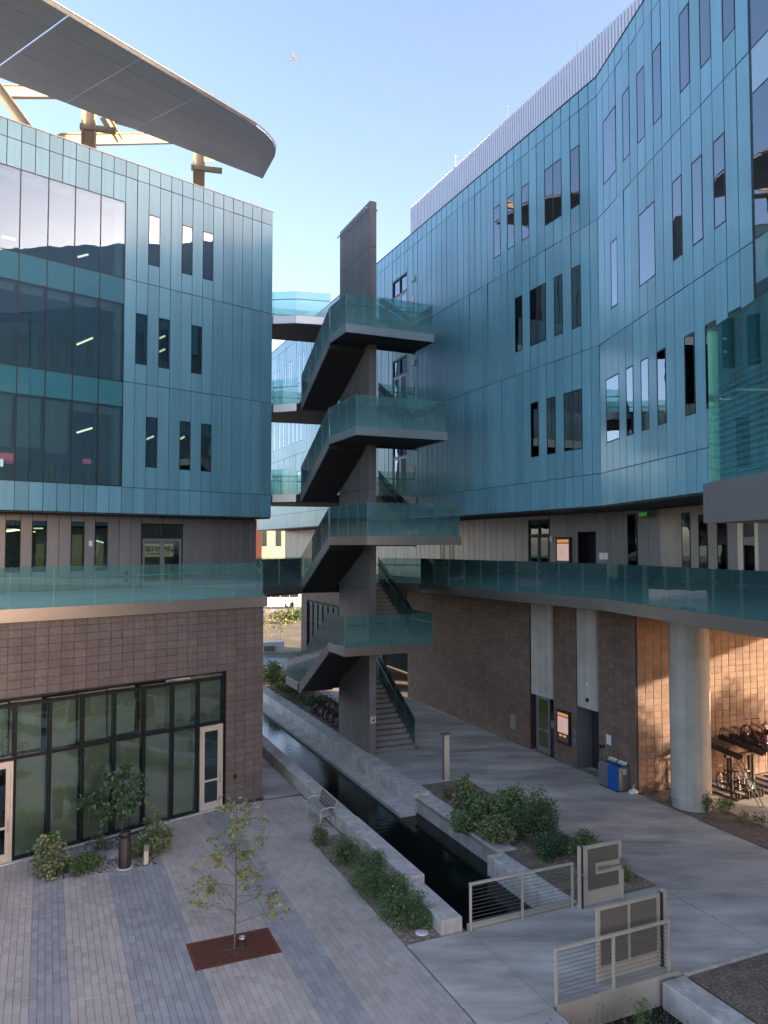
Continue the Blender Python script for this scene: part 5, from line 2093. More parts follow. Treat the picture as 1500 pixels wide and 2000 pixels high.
# sapling in the grate: a thin leader with short, sparse, yellowing twigs
TR = thing('sapling', 'thin young tree with sparse yellow green leaves standing in the rusty grate', 'tree', P(4.2, 18.22))
WM_TR = WM[TR]
rg = np.random.RandomState(5)
tmb, fmb = MB(), MB()
tmb.tube([(0, 0, -0.05), (0.02, 0.01, 1.2), (0.0, 0.03, 2.4), (0.03, 0.0, 3.25)], 0.026, 7, r1=0.006)
pts = []
for i in range(26):
    z = 0.55 + 2.7 * (i / 25) ** 0.9
    a = i * 2.4 + rg.uniform(-0.4, 0.4)
    L_ = (1.75 if z < 1.7 else 1.25) * rg.uniform(0.6, 1.1) * (1.15 - z / 4.4)
    d = np.array([math.cos(a), math.sin(a), 0.30 + 0.1 * rg.normal()])
    p0_ = np.array([0.01, 0.01, z])
    p1_ = p0_ + d * L_ * 0.5
    p2_ = p0_ + d * L_ + np.array([0, 0, -0.12 * L_])
    tmb.tube([p0_, p1_, p2_], 0.008, 5, r1=0.002)
    for k in range(rg.randint(3, 5)):
        q = p1_ + (p2_ - p1_) * rg.uniform(0, 0.9)
        e_ = q + rg.normal(0, 0.16, 3)
        tmb.tube([q, e_], 0.004, 4, r1=0.0015)
        m_ = rg.randint(6, 18)
        pts.extend((q + (e_ - q) * rg.uniform(0.2, 1.1, m_)[:, None] + rg.normal(0, 0.035, (m_, 3))).tolist())
    m_ = rg.randint(2, 8)
    pts.extend((p1_ + (p2_ - p1_) * rg.uniform(0, 1, m_)[:, None] + rg.normal(0, 0.03, (m_, 3))).tolist())
pts.extend(([0.03, 0.0, 3.1] + rg.normal(0, 1, (26, 3)) * [0.09, 0.09, 0.2]).tolist())
pts = np.array(pts)
leaf_cloud(fmb, pts[: len(pts) // 2], 0.10, rg, 0.35, 0.65)
fmb.mi = 1
leaf_cloud(fmb, pts[len(pts) // 2:], 0.095, rg, 0.35, 0.65)
tmb.build('trunk', MAT['bark'], TR)
fmb.build('crown', [MAT['leafy'], MAT['leafp']], TR)

# gravel bed at the shop front
GB = thing('gravel_bed', None, None, M_AB, kind='structure')
mb = MB()
q = [(0.62, 23.88), (3.25, 23.88), (3.25, 26.85), (0.62, 25.95)]
mb.add([(x, y, -0.03) for x, y in q], [(0, 1, 2, 3)])
mb.build('bed_soil', MAT['soil'], GB)


def stones(poly_fn, n, size, mat, seed, name, flat=0.6):
    rg_ = np.random.RandomState(seed)
    mb_ = MB()
    base = [(0.5, 0, 0), (0.15, 0.45, 0), (-0.4, 0.3, 0), (-0.45, -0.25, 0), (0.1, -0.5, 0), (0, 0, 0.55), (0.22, 0.05, 0.42), (-0.15, -0.12, 0.48)]
    fcs = [(0, 1, 6), (1, 5, 6), (1, 2, 5), (2, 3, 7), (2, 7, 5), (3, 4, 7), (4, 0, 6), (4, 6, 7), (6, 5, 7)]
    for i in range(n):
        x, y = poly_fn(rg_)
        s = size * rg_.uniform(0.5, 1.5)
        a = rg_.uniform(0, 6.28)
        ca, sa = math.cos(a), math.sin(a)
        v = [(x + s * (ca * q[0] - sa * q[1]), y + s * (sa * q[0] + ca * q[1]), -0.02 + s * q[2] * flat) for q in base]
        mb_.add(v, fcs)
    return mb_.build(name, mat, None, M_AB, kind='stuff')


def in_rect(a0, a1, b0, b1):
    return lambda r: (r.uniform(a0, a1), r.uniform(b0, b1))


def bed_shop(r):
    while True:
        a, b = r.uniform(0.64, 3.22), r.uniform(23.9, 26.6)
        if (M_LBi @ AB(a, b)).y < -0.12:
            return a, b


stones(bed_shop, 2600, 0.075, MAT['rock'], 3, 'river_stones')
for i, (a, b, s) in enumerate(((1.75, 25.2, 0.24), (2.1, 24.95, 0.3), (1.5, 24.5, 0.2))):
    mb = MB()
    mb.lathe([(0.0001, -0.05), (s, 0.0), (s * 0.95, s * 0.35), (s * 0.6, s * 0.6), (0.0001, s * 0.66)], 10)
    mb.v = [(x * (1 + 0.15 * math.sin(7 * y + i)), y * (1 + 0.2 * math.cos(9 * x)), z) for x, y, z in mb.v]
    o = mb.build('boulder', MAT['rock'], None, P(a, b))
    tag(o, ['rounded grey boulder nearest the shop window in the gravel bed', 'largest rounded grey boulder in the gravel bed by the shop window', 'small rounded boulder beside the dark green shrub in the gravel bed'][i], 'boulder', 'boulders in the gravel bed')
PC = thing('bollard', 'fat dark bronze cylinder bollard on a pale ring in the gravel bed', 'bollard', P(2.27, 23.98))
mb = MB()
mb.lathe([(0.17, 0.0), (0.17, 0.86), (0.155, 0.87), (0.155, 0.885), (0.17, 0.89), (0.17, 1.02), (0.15, 1.04), (0.0001, 1.045)], 28)
mb.build('shaft', MAT['bronze'], PC)
mb = MB()
mb.lathe([(0.24, -0.01), (0.24, 0.02), (0.175, 0.02)], 28)
mb.build('base_ring', MAT['conc'], PC)
PL = thing('path_light', 'small path light with shiny head at the corner of the gravel bed', 'light', M_AB @ Matrix.Translation((2.87, 23.97, 0)))
mb = MB()
mb.box(-0.065, 0.065, -0.04, 0.04, 0, 0.42)
mb.build('post', MAT['alu'], PL)
mb = MB()
mb.box(-0.07, 0.07, -0.12, 0.05, 0.421, 0.60)
mb.build('head', MAT['steel'], PL)

sap = thing('sapling', 'small dark leaved tree growing in front of the shop window', 'tree', P(2.3, 25.55))
rg = np.random.RandomState(12)
tmb, fmb = MB(), MB()
tmb.tube([(0, 0, -0.05), (0.03, 0, 1.0), (0, 0.04, 2.3)], 0.02, 7, r1=0.006)
pts = []
inv = WM[sap].inverted().to_3x3()
ex_ = np.array(inv @ Vector((1, 0.2, 0)))
for (dx, z, r_, k) in ((0.08, 2.5, 0.14, 40), (0.05, 2.25, 0.14, 45), (-0.32, 2.1, 0.22, 75), (0.42, 2.05, 0.24, 75), (0.05, 1.75, 0.26, 80), (0.40, 1.5, 0.28, 85), (-0.72, 1.42, 0.28, 90), (-1.08, 1.5, 0.16, 40), (-0.3, 1.15, 0.22, 55), (0.15, 1.15, 0.2, 60), (-0.45, 1.0, 0.15, 40)):
    c = ex_ * dx + np.array([0, 0, z])
    v = rg.normal(0, 0.55, (int(k * 1.5), 3)) * r_
    pts.extend((c + v).tolist())
    tmb.tube([(0.01, 0.01, z - 0.3), c], 0.008, 5, r1=0.003)
leaf_cloud(fmb, np.array(pts), 0.145, rg, 0.6, 0.62)
tmb.build('trunk', MAT['bark'], sap)
fmb.build('crown', MAT['leafd'], sap)
shrub('shrub', 'tall pale leaved shrub left of the dark green one in front of the shop window', P(0.25, 24.75), 0.75, 0.55, 1.15, 1300, 0.10, 'leafp', 21, mat2='leaf', asp=0.8)
shrub('shrub', 'low pale grey green shrub at the left edge of the gravel bed', P(0.45, 24.15), 0.55, 0.4, 0.62, 1200, 0.085, 'leafp', 23, mat2='leafd', asp=0.8)
shrub('shrub', 'dense feathery dark green shrub at the near corner of the gravel bed', P(1.08, 24.05), 0.52, 0.42, 0.72, 3200, 0.07, 'leaf', 22, mat2='leafd')
shrub('shrub', 'thin dark shrub behind the boulders in the gravel bed', P(1.75, 25.35), 0.45, 0.35, 0.75, 450, 0.075, 'leafd', 24)
shrub('shrub', 'bushy bright green shrub behind the path light', P(2.85, 24.55), 0.42, 0.4, 0.75, 1100, 0.075, 'leaf', 25, mat2='leafp')
shrub('shrub', 'loose pale leaved shrub leaning right of the path light over the paving', P(3.25, 24.75), 0.7, 0.5, 1.1, 1100, 0.095, 'leafp', 26, mat2='leaf', asp=0.8)
shrub('shrub', 'thin pale shoots against the shop window right of the bollard', P(3.3, 25.9), 0.7, 0.3, 1.3, 260, 0.10, 'leafp', 27, asp=0.8)

# planting bed beside the plaza
sheet('bed_soil', [[(7.82, 16.72), (8.9, 16.72), (9.05, 19.1), (9.05, 23.9), (7.72, 23.9)]], -0.012, MAT['soil'])
stones(in_rect(7.85, 8.98, 16.78, 23.85), 3200, 0.045, MAT['gravel'], 5, 'gravel')
bedL = [(8.04, 23.25, 0.30, 0.30, 0.66, 700, 'small bright green shrub nearest the bench', 'leaf'),
        (8.28, 21.75, 0.52, 0.55, 0.80, 1700, 'rounded green shrub second from the bench', 'leaf'),
        (8.72, 20.75, 0.48, 0.55, 0.72, 1300, 'loose green shrub leaning over the seat wall, third from the bench', 'leaf'),
        (8.28, 19.55, 0.58, 0.65, 0.95, 2200, 'large dense green shrub fourth from the bench', 'leaf'),
        (8.62, 18.85, 0.50, 0.55, 0.85, 1500, 'feathery green shrub fifth from the bench, against the seat wall', 'leaf'),
        (8.42, 18.05, 0.58, 0.60, 0.82, 2000, 'broad green shrub next to the last, near the round white cover', 'leaf'),
        (8.45, 17.55, 0.48, 0.42, 0.68, 1400, 'green shrub right behind the round white cover', 'leaf')]
for i, (a, b, rx, ry, h, n, lab, mt) in enumerate(bedL):
    shrub('shrub', lab, M_AB @ Matrix.Translation((a, b, 0)), rx, ry, h, int(n * 1.8), 0.066, mt, 40 + i, stems=20, lumps=9, mat2='leafd', asp=0.38, droop=0.0, gap=0.5)
o = MB().lathe([(0.16, 0.0), (0.16, 0.02), (0.14, 0.026), (0.0001, 0.026)], 24).build('valve_cover', MAT['white'], None, P(8.52, 17.08))
tag(o, 'round white valve cover lying in the gravel at the end of the shrub bed', 'cover')

# planting bed along the far side of the channel
sheet('bed_soil', [[(13.54, 20.5), (15.62, 20.2), (15.62, 27.42), (13.5, 27.42)], [(13.04, 16.84), (15.62, 16.82), (15.62, 20.2), (13.54, 20.5), (13.04, 20.5)]], -0.012, MAT['soil'])
stones(lambda r: (r.uniform(13.06 if False else 13.58, 15.58), r.uniform(16.86, 27.38)), 4200, 0.048, MAT['gravel'], 6, 'gravel')
bedR = [(13.75, 24.1, 0.40, 0.45, 1.45, 900, 'tall pale shoots highest at the left end of the far bed', 'leafp', 'leaf', 0.09, 0.75),
        (14.05, 23.2, 0.75, 0.7, 0.95, 1700, 'broad grey green shrub in the middle of the far bed', 'leaf', 'leafp', 0.085, 0.75),
        (14.15, 22.0, 0.60, 0.6, 1.55, 1300, 'spiky upright shrub in the middle of the far bed', 'leaf', 'leafp', 0.085, 0.75),
        (14.55, 20.9, 0.72, 0.75, 1.85, 2400, 'tall dark rounded shrub at the right of the far bed', 'leafd', 'leaf', 0.07, 0.6),
        (13.10, 22.6, 0.70, 0.75, 0.72, 1700, 'low shrub spilling over the channel wall', 'leaf', 'leafp', 0.085, 0.75),
        (13.35, 21.4, 0.60, 0.65, 0.85, 1500, 'pale shrub hanging over the channel wall at its lowest end', 'leafp', 'leaf', 0.085, 0.75),
        (14.3, 19.6, 0.70, 0.6, 0.85, 1500, 'dark low shrub in the shade below the tall rounded one', 'leafd', 'leaf', 0.07, 0.5),
        (14.9, 18.95, 0.48, 0.45, 0.95, 1000, 'bright green bush left of the open gate', 'leaf', 'leafp', 0.08, 0.6),
        (15.1, 17.4, 0.22, 0.22, 0.5, 200, 'small bright weed on the gravel right of the open gate', 'leafy', 'leaf', 0.06, 0.5)]
for i, (a, b, rx, ry, h, n, lab, m1, m2, sz, asp) in enumerate(bedR):
    shrub('shrub', lab, M_AB @ Matrix.Translation((a, b, 0)), rx, ry, h, int(n * 2.4), sz, m1, 60 + i, stems=18, lumps=10, gap=0.45, mat2=m2, asp=asp, droop=0.35)


def tuft(label, M, r, h, n, mat, seed):
    rg_ = np.random.RandomState(seed)
    t = thing('grass_tuft', label, 'grass', M)
    mb_ = MB()
    for i in range(n):
        a = rg_.uniform(0, 6.28)
        rr_ = r * rg_.uniform(0.3, 1)
        hh = h * rg_.uniform(0.6, 1)
        c, s = math.cos(a), math.sin(a)
        w = 0.006
        p0_ = (c * 0.04, s * 0.04, -0.01)
        p1_ = (c * rr_ * 0.45, s * rr_ * 0.45, hh * 0.8)
        p2_ = (c * rr_, s * rr_, hh * rg_.uniform(0.5, 1.0))
        v = []
        for q, k in ((p0_, 1), (p1_, 0.8), (p2_, 0.15)):
            v += [(q[0] - s * w * k, q[1] + c * w * k, q[2]), (q[0] + s * w * k, q[1] - c * w * k, q[2])]
        mb_.add(v, [(0, 1, 3, 2), (2, 3, 5, 4)])
    mb_.build('blades', mat, t)
    return t


tuft('straw coloured grass tuft at the end of the far bed near the light pillar', M_AB @ Matrix.Translation((13.85, 25.6, 0)), 0.45, 0.42, 420, MAT['straw'], 3)

# strip of earth by the round column, and the corner bed
sheet('bed_soil', [[(20.66, 13.3), (22.22, 13.3), (22.22, 23.1), (20.66, 23.1)]], -0.012, MAT['soil'])
stones(in_rect(20.7, 22.2, 13.4, 23.0), 2600, 0.035, MAT['gravel'], 8, 'gravel')
sheet('bed_soil', [[(13.0, 4), (20.6, 4), (20.6, 13.07), (13.0, 13.07)]], -0.012, MAT['soil'])
stones(in_rect(13.05, 20.4, 8, 13.04), 5200, 0.035, MAT['gravel'], 9, 'gravel')
wd = [(21.5, 20.58, 0.25, 0.95, 330, 'climbing weed at the foot of the round column', 'leafd', 0.07),
      (21.95, 20.2, 0.5, 0.7, 420, 'sprawling bright green weed right of the round column', 'leaf', 0.075),
      (22.0, 19.4, 0.4, 0.4, 220, 'low spreading weed at the edge of the bicycle pad', 'leafy', 0.07),
      (22.1, 18.9, 0.3, 0.55, 110, 'thin dark weed at the right edge beside the bicycle pad', 'leafd', 0.07),
      (21.1, 22.9, 0.35, 0.35, 160, 'small dark weed at the foot of the tan block wall', 'leafd', 0.06),
      (21.75, 22.75, 0.3, 0.6, 110, 'thin weed between the tan wall and the round column', 'leafd', 0.06),
      (20.9, 21.6, 0.25, 0.55, 90, 'sparse weed left of the round column', 'leafd', 0.06),
      (16.6, 11.9, 0.3, 0.35, 260, 'low green weed on the bare earth at the right edge', 'leaf', 0.06)]
for i, (a, b, r, h, n, lab, mt, sz) in enumerate(wd):
    shrub('weed', lab, M_AB @ Matrix.Translation((a, b, 0)), r, r, h, int(n * 1.6), sz, mt, 90 + i, stems=6, lumps=5, cat='weed', asp=0.5, droop=0.2)
shrub('shrub', 'feathery shrub growing out of the water channel at the bottom edge', M_AB @ Matrix.Translation((11.05, 12.45, -0.85)), 0.55, 0.5, 1.25, 700, 0.07, 'leaf', 111, mat2='leafd', asp=0.35)
shrub('shrub', 'thin dark twigs in front of the beige bridge edge', M_AB @ Matrix.Translation((10.15, 12.4, -0.85)), 0.35, 0.35, 1.5, 120, 0.06, 'leafd', 112, asp=0.4)
shrub('shrub', 'leafy shoots at the bottom edge below the concrete walk', M_AB @ Matrix.Translation((9.2, 12.35, -0.35)), 0.55, 0.4, 0.85, 200, 0.09, 'leaf', 113, mat2='leafd', asp=0.4)
shrub('shrub', 'thin dark shrub right of the feathery one at the bottom edge', M_AB @ Matrix.Translation((11.75, 12.35, -0.85)), 0.35, 0.4, 0.95, 150, 0.06, 'leafd', 114, asp=0.4)
# planting under the stair
sheet('bed_soil', [[(13.5, 36.4), (16.2, 36.4), (16.2, 56), (13.5, 56)]], 0.012, MAT['soil'])
under = [(14.1, 49.3, 1.3, 1.2, 1.9, 2200, 'tall green bush beyond the channel at the edge of the block base', 'leaf', 'leafp', 0.15),
         (14.2, 46.4, 1.2, 1.1, 1.6, 2000, 'dark green bush under the lowest stair landing', 'leaf', 'leafd', 0.14),
         (14.3, 43.4, 1.0, 1.0, 0.9, 1200, 'low dark bush left of the bicycles under the stair', 'leafd', 'leaf', 0.12),
         (14.4, 52.5, 1.4, 1.2, 1.5, 1500, 'farthest green bush along the channel', 'leaf', 'leafp', 0.15)]
for i, (a, b, rx, ry, h, n, lab, m1, m2, sz) in enumerate(under):
    shrub('shrub', lab, M_AB @ Matrix.Translation((a, b, 0)), rx, ry, h, n, sz, m1, 120 + i, stems=14, lumps=14, mat2=m2, asp=0.5)
tuft('pale green grass tuft between the bicycles and the low dark bush', M_AB @ Matrix.Translation((13.9, 41.4, 0)), 0.6, 0.5, 300, MAT['leafp'], 6)

# ------------------------------------------------------------------ bicycles
def make_bike(frame_mat, label, M):
    t = thing('bicycle', label, 'bicycle', M, group='parked bicycles')
    R = 0.335
    WB = 1.02
    for x in (0.0, WB):
        mb = MB()
        mb.tube([(x + R * math.cos(a), 0, R + 0.01 + R * math.sin(a)) for a in [2 * math.pi * i / 28 for i in range(28)]], 0.02, 6, closed=True)
        w_ = mb.build('wheel', MAT['rubber'], t)
        mb = MB()
        mb.tube([(x + (R - 0.025) * math.cos(a), 0, R + 0.01 + (R - 0.025) * math.sin(a)) for a in [2 * math.pi * i / 28 for i in range(28)]], 0.011, 5, closed=True)
        mb.build('rim', MAT['darksteel'], w_)
        mb = MB()
        for i in range(14):
            a = 2 * math.pi * i / 14
            mb.tube([(x + 0.02 * math.cos(a + 1), 0.02 * (-1) ** i, R + 0.01 + 0.02 * math.sin(a + 1)), (x + (R - 0.03) * math.cos(a), 0, R + 0.01 + (R - 0.03) * math.sin(a))], 0.0022, 3, cap=False)
        mb.tube([(x, -0.05, R + 0.01), (x, 0.05, R + 0.01)], 0.022, 8)
        mb.build('spokes', MAT['steel'], w_)
    bb = (0.44, 0, 0.29)
    st = (0.32, 0, 0.80)
    hd = (0.86, 0, 0.83)
    hl = (0.90, 0, 0.70)
    mb = MB()
    mb.tube([bb, st], 0.017, 8)
    mb.tube([(0.335, 0, 0.76), hd], 0.018, 8)
    mb.tube([bb, hl], 0.021, 8)
    mb.tube([(0.848, 0, 0.87), hl], 0.022, 8)
    for s in (-0.055, 0.055):
        mb.tube([(0.0, s, R + 0.01), (bb[0] - 0.03, s * 0.5, bb[2])], 0.010, 6)
        mb.tube([(0.0, s, R + 0.01), (0.33, s * 0.4, 0.74)], 0.009, 6)
    mb.build('frame', frame_mat, t)
    mb = MB()
    for s in (-0.055, 0.055):
        mb.tube([hl, (0.92, s, 0.64), (WB, s, R + 0.01)], 0.012, 6)
    mb.build('fork', frame_mat, t)
    mb = MB()
    mb.tube([(0.32, 0, 0.78), (0.295, 0, 0.90)], 0.013, 6)
    mb.build('seat_post', MAT['steel'], t)
    mb = MB()
    v = [(0.14, -0.075, 0.91), (0.14, 0.075, 0.91), (0.28, 0.06, 0.92), (0.42, 0.018, 0.925), (0.42, -0.018, 0.925), (0.28, -0.06, 0.92),
         (0.15, -0.06, 0.955), (0.15, 0.06, 0.955), (0.28, 0.035, 0.95), (0.41, 0.012, 0.945), (0.41, -0.012, 0.945), (0.28, -0.035, 0.95)]
    mb.add(v, [(5, 4, 3, 2, 1, 0), (6, 7, 8, 9, 10, 11), (0, 1, 7, 6), (1, 2, 8, 7), (2, 3, 9, 8), (3, 4, 10, 9), (4, 5, 11, 10), (5, 0, 6, 11)])
    mb.build('saddle', MAT['black'], t)
    mb = MB()
    mb.tube([(0.848, 0, 0.87), (0.84, 0, 0.95), (0.90, 0, 0.99)], 0.014, 6)
    mb.tube([(0.84, -0.30, 1.01), (0.90, -0.12, 0.99), (0.90, 0.12, 0.99), (0.84, 0.30, 1.01)], 0.012, 6)
    for s in (-1, 1):
        mb.tube([(0.86, s * 0.2, 1.0), (0.835, s * 0.31, 1.01)], 0.018, 6)
    mb.build('handlebar', MAT['black'], t)
    mb = MB()
    mb.lathe([(0.0001, -0.005), (0.085, -0.005), (0.085, 0.005), (0.0001, 0.005)], 16, Matrix.Translation((bb[0], 0.045, bb[2])) @ Matrix.Rotation(math.pi / 2, 4, 'X'))
    mb.tube([(bb[0] - 0.14, 0.07, bb[2] - 0.09), (bb[0], 0.07, bb[2]), (bb[0], -0.07, bb[2]), (bb[0] + 0.14, -0.07, bb[2] + 0.09)], 0.010, 5)
    mb.box(bb[0] - 0.18, bb[0] - 0.10, 0.07, 0.15, bb[2] - 0.105, bb[2] - 0.08)
    mb.box(bb[0] + 0.10, bb[0] + 0.18, -0.15, -0.07, bb[2] + 0.08, bb[2] + 0.105)
    mb.tube([(0.0, 0.045, R + 0.05), (bb[0], 0.045, bb[2] + 0.08)], 0.005, 4)
    mb.tube([(0.0, 0.045, R - 0.03), (bb[0], 0.045, bb[2] - 0.08)], 0.005, 4)
    mb.build('crankset', MAT['darksteel'], t)
    return t


redp = pmat('red_paint', (0.16, 0.015, 0.02), rough=0.35, namp=0)
whitep = pmat('bike_white', (0.6, 0.6, 0.58), rough=0.35, namp=0)
blackp = pmat('bike_black', (0.012, 0.012, 0.014), rough=0.35, namp=0)


def bike_at(a, b, ang, lean=0.0, z=0.0, pitch=0.0):
    return M_AB @ Matrix.Translation((a, b, z)) @ Matrix.Rotation(ang, 4, 'Z') @ Matrix.Rotation(lean, 4, 'X') @ Matrix.Rotation(pitch, 4, 'Y')


b_black = make_bike(blackp, 'black bicycle on the floor next to the round column', bike_at(23.72, 21.15, math.radians(80), 0.05))
b_white = make_bike(whitep, 'black and white bicycle on the floor under the two tier rack', bike_at(24.35, 21.1, math.radians(84), -0.06))
b_red = make_bike(redp, 'dark red bicycle up on the top tier of the bicycle rack', bike_at(25.0, 21.0, math.radians(84), 0.04, 1.62, -0.10))
under_l = ['leftmost bicycle in the dark cluster under the stair', 'second bicycle from the left in the cluster under the stair',
           'third bicycle from the left in the cluster under the stair', 'fourth bicycle from the left, closest to the grey slab',
           'bicycle half hidden behind the grey slab at the right of the cluster']
for i, lab in enumerate(under_l):
    copy_tree(b_black, bike_at(13.95 + 0.06 * (i % 2), 41.3 - 0.85 * i, math.radians(20 + 9 * ((i * 7) % 3)), 0.08 * ((-1) ** i)), None, lab)

# two tier rack
RK = thing('bike_rack', 'dark steel two tier bicycle rack with sloping upper trays by the tan wall', 'bike rack', M_AB @ Matrix.Translation((23.5, 20.95, 0)))
for i in range(4):
    for y in (0.55, 1.7):
        mb = MB()
        mb.box(0.18 + 1.12 * i, 0.26 + 1.12 * i, y - 0.05, y + 0.05, 0, 1.46)
        mb.build('post', MAT['bronze'], RK)
for y in (0.55, 1.7):
    mb = MB()
    mb.box(-0.1, 4.2, y - 0.05, y + 0.05, 1.461, 1.55)
    mb.build('cross_beam', MAT['bronze'], RK)
for i in range(7):
    if i == 1:
        continue
    T = WM[RK] @ Matrix.Translation((0.0 + 0.6 * i, 0.0, 1.60)) @ Matrix.Rotation(math.radians(5), 4, 'X')
    mb = MB()
    mb.box(-0.07, 0.07, -0.1, 2.0, -0.02, 0.0)
    mb.box(-0.085, -0.065, -0.1, 2.0, -0.06, 0.10)
    mb.box(0.065, 0.085, -0.1, 2.0, -0.06, 0.10)
    for x in (-0.075, 0.075):
        mb.tube([(x, 1.95, 0.09), (x, 1.9, 0.40), (x, 1.5, 0.34), (x, 1.0, 0.10)], 0.016, 5)
    mb.build('upper_tray', MAT['bronze'], RK, T)
T = WM[RK] @ Matrix.Translation((0.66, 0.75, 1.50)) @ Matrix.Rotation(math.radians(-20), 4, 'Z')
mb = MB()
for x in (-0.08, 0.08):
    mb.box(x - 0.02, x + 0.02, -0.03, 0.03, -0.03, 0.03)
    mb.tube([(x, 0, 0), (x, -1.75, -1.44)], 0.026, 6)
mb.tube([(-0.08, -1.75, -1.44), (0.08, -1.75, -1.44)], 0.02, 6)
mb.build('lowered_tray', MAT['steel'], RK, T)
for i in range(7):
    T = WM[RK] @ Matrix.Translation((-0.05 + 0.6 * i, 0.0, 0.0))
    mb = MB()
    mb.box(-0.07, 0.07, 0, 1.9, 0.0, 0.04)
    mb.box(-0.08, -0.055, 0.0, 0.08, 0.041, 0.28)
    mb.box(0.055, 0.08, 0.0, 0.08, 0.041, 0.28)
    mb.build('floor_tray', MAT['bronze'], RK, T)

# ------------------------------------------------------------------ beyond the gap
lawn = sheet('lawn', [[(-60, 70), (-4, 64.5), (-4, 67), (20, 75), (20, 104), (-80, 104)]], -0.02, pmat('dry_lawn', (0.27, 0.235, 0.15), rough=0.95, namp=0.2, nscale=1.5, stain=0.35, sscale=0.25), Matrix.Identity(4))
for i, (u, v, h, lab) in enumerate(((548, 1262, 3.2, 'young staked tree with yellow leaves on the far dry lawn'), (520, 1255, 3.0, 'pale young tree on the far dry lawn by the block corner'))):
    g_ = onz(u, v, 0)
    t = thing('young_tree', lab, 'tree', fr(g_.x, g_.y, 0), group='young trees on the far lawn')
    mb = MB()
    mb.tube([(0, 0, 0), (0.03, 0, h * 0.9)], 0.05, 6, r1=0.02)
    mb.build('trunk', MAT['bark'], t)
    rg = np.random.RandomState(200 + i)
    mb = MB()
    pts = rg.normal(0, 1, (260, 3)) * [0.45, 0.45, 0.7] + [0, 0, h * 0.78]
    leaf_cloud(mb, pts, 0.2, rg, 0.2, 0.6)
    mb.build('crown', MAT['leafy'], t)
g_ = onz(572, 1218, 0)
shrub('shrub', 'green bush on the far dry lawn against the tan block corner', fr(g_.x, g_.y, 0), 2.4, 2.0, 2.2, 1500, 0.3, 'leaf', 210, mat2='leafp')
g_ = onz(524, 1273, 0)
ub = thing('utility_box', 'white slanted utility boxes beside the far pavement', 'utility box', fr(g_.x, g_.y, 0.3))
mb = MB()
mb.side_prism([(-0.8, 0), (0.8, 0), (0.5, 0.9), (-0.5, 0.9)], -1.6, 1.3)
mb.build('housing', MAT['white'], ub)
mb = MB()
mb.box(-0.5, 0.4, -0.83, -0.6, 0.15, 0.6)
mb.build('vent', MAT['stringer'], ub)

# coach on the far street
g_ = onz(560, 1192, 0)
BS = thing('coach', 'white coach with a dark windscreen and side windows on the far street', 'coach', fr(g_.x - 1.0, g_.y + 4, math.radians(8)))
mb = MB()
mb.side_prism([(-1.25, 0.35), (1.25, 0.35), (1.25, 3.3), (1.05, 3.5), (-1.05, 3.5), (-1.25, 3.3)], -9, 2.6)
mb.build('body', MAT['white'], BS)
for i in range(8):
    mb = MB()
    x0 = -8.6 + 1.36 * i
    mb.box(x0, x0 + 1.28, -1.27, -1.252, 1.7, 2.95)
    mb.build('window', MAT['black'], BS)
mb = MB()
mb.box(2.601, 2.63, -1.15, 1.15, 1.3, 3.1)
mb.build('windscreen', MAT['black'], BS)
for x in (-6.4, 0.7):
    for y in (-1.26, 1.0):
        mb = MB()
        mb.lathe([(0.0001, 0), (0.5, 0), (0.52, 0.08), (0.52, 0.26), (0.0001, 0.26)], 20, Matrix.Translation((x, y, 0.52)) @ Matrix.Rotation(-math.pi / 2, 4, 'X'))
        wv = mb.build('wheel', MAT['rubber'], BS)
for i in range(2):
    mb = MB()
    mb.box(2.6, 2.64, -1.0 + 1.6 * i, -0.6 + 1.6 * i, 0.7, 0.95)
    mb.build('headlight', MAT['steel'], BS)


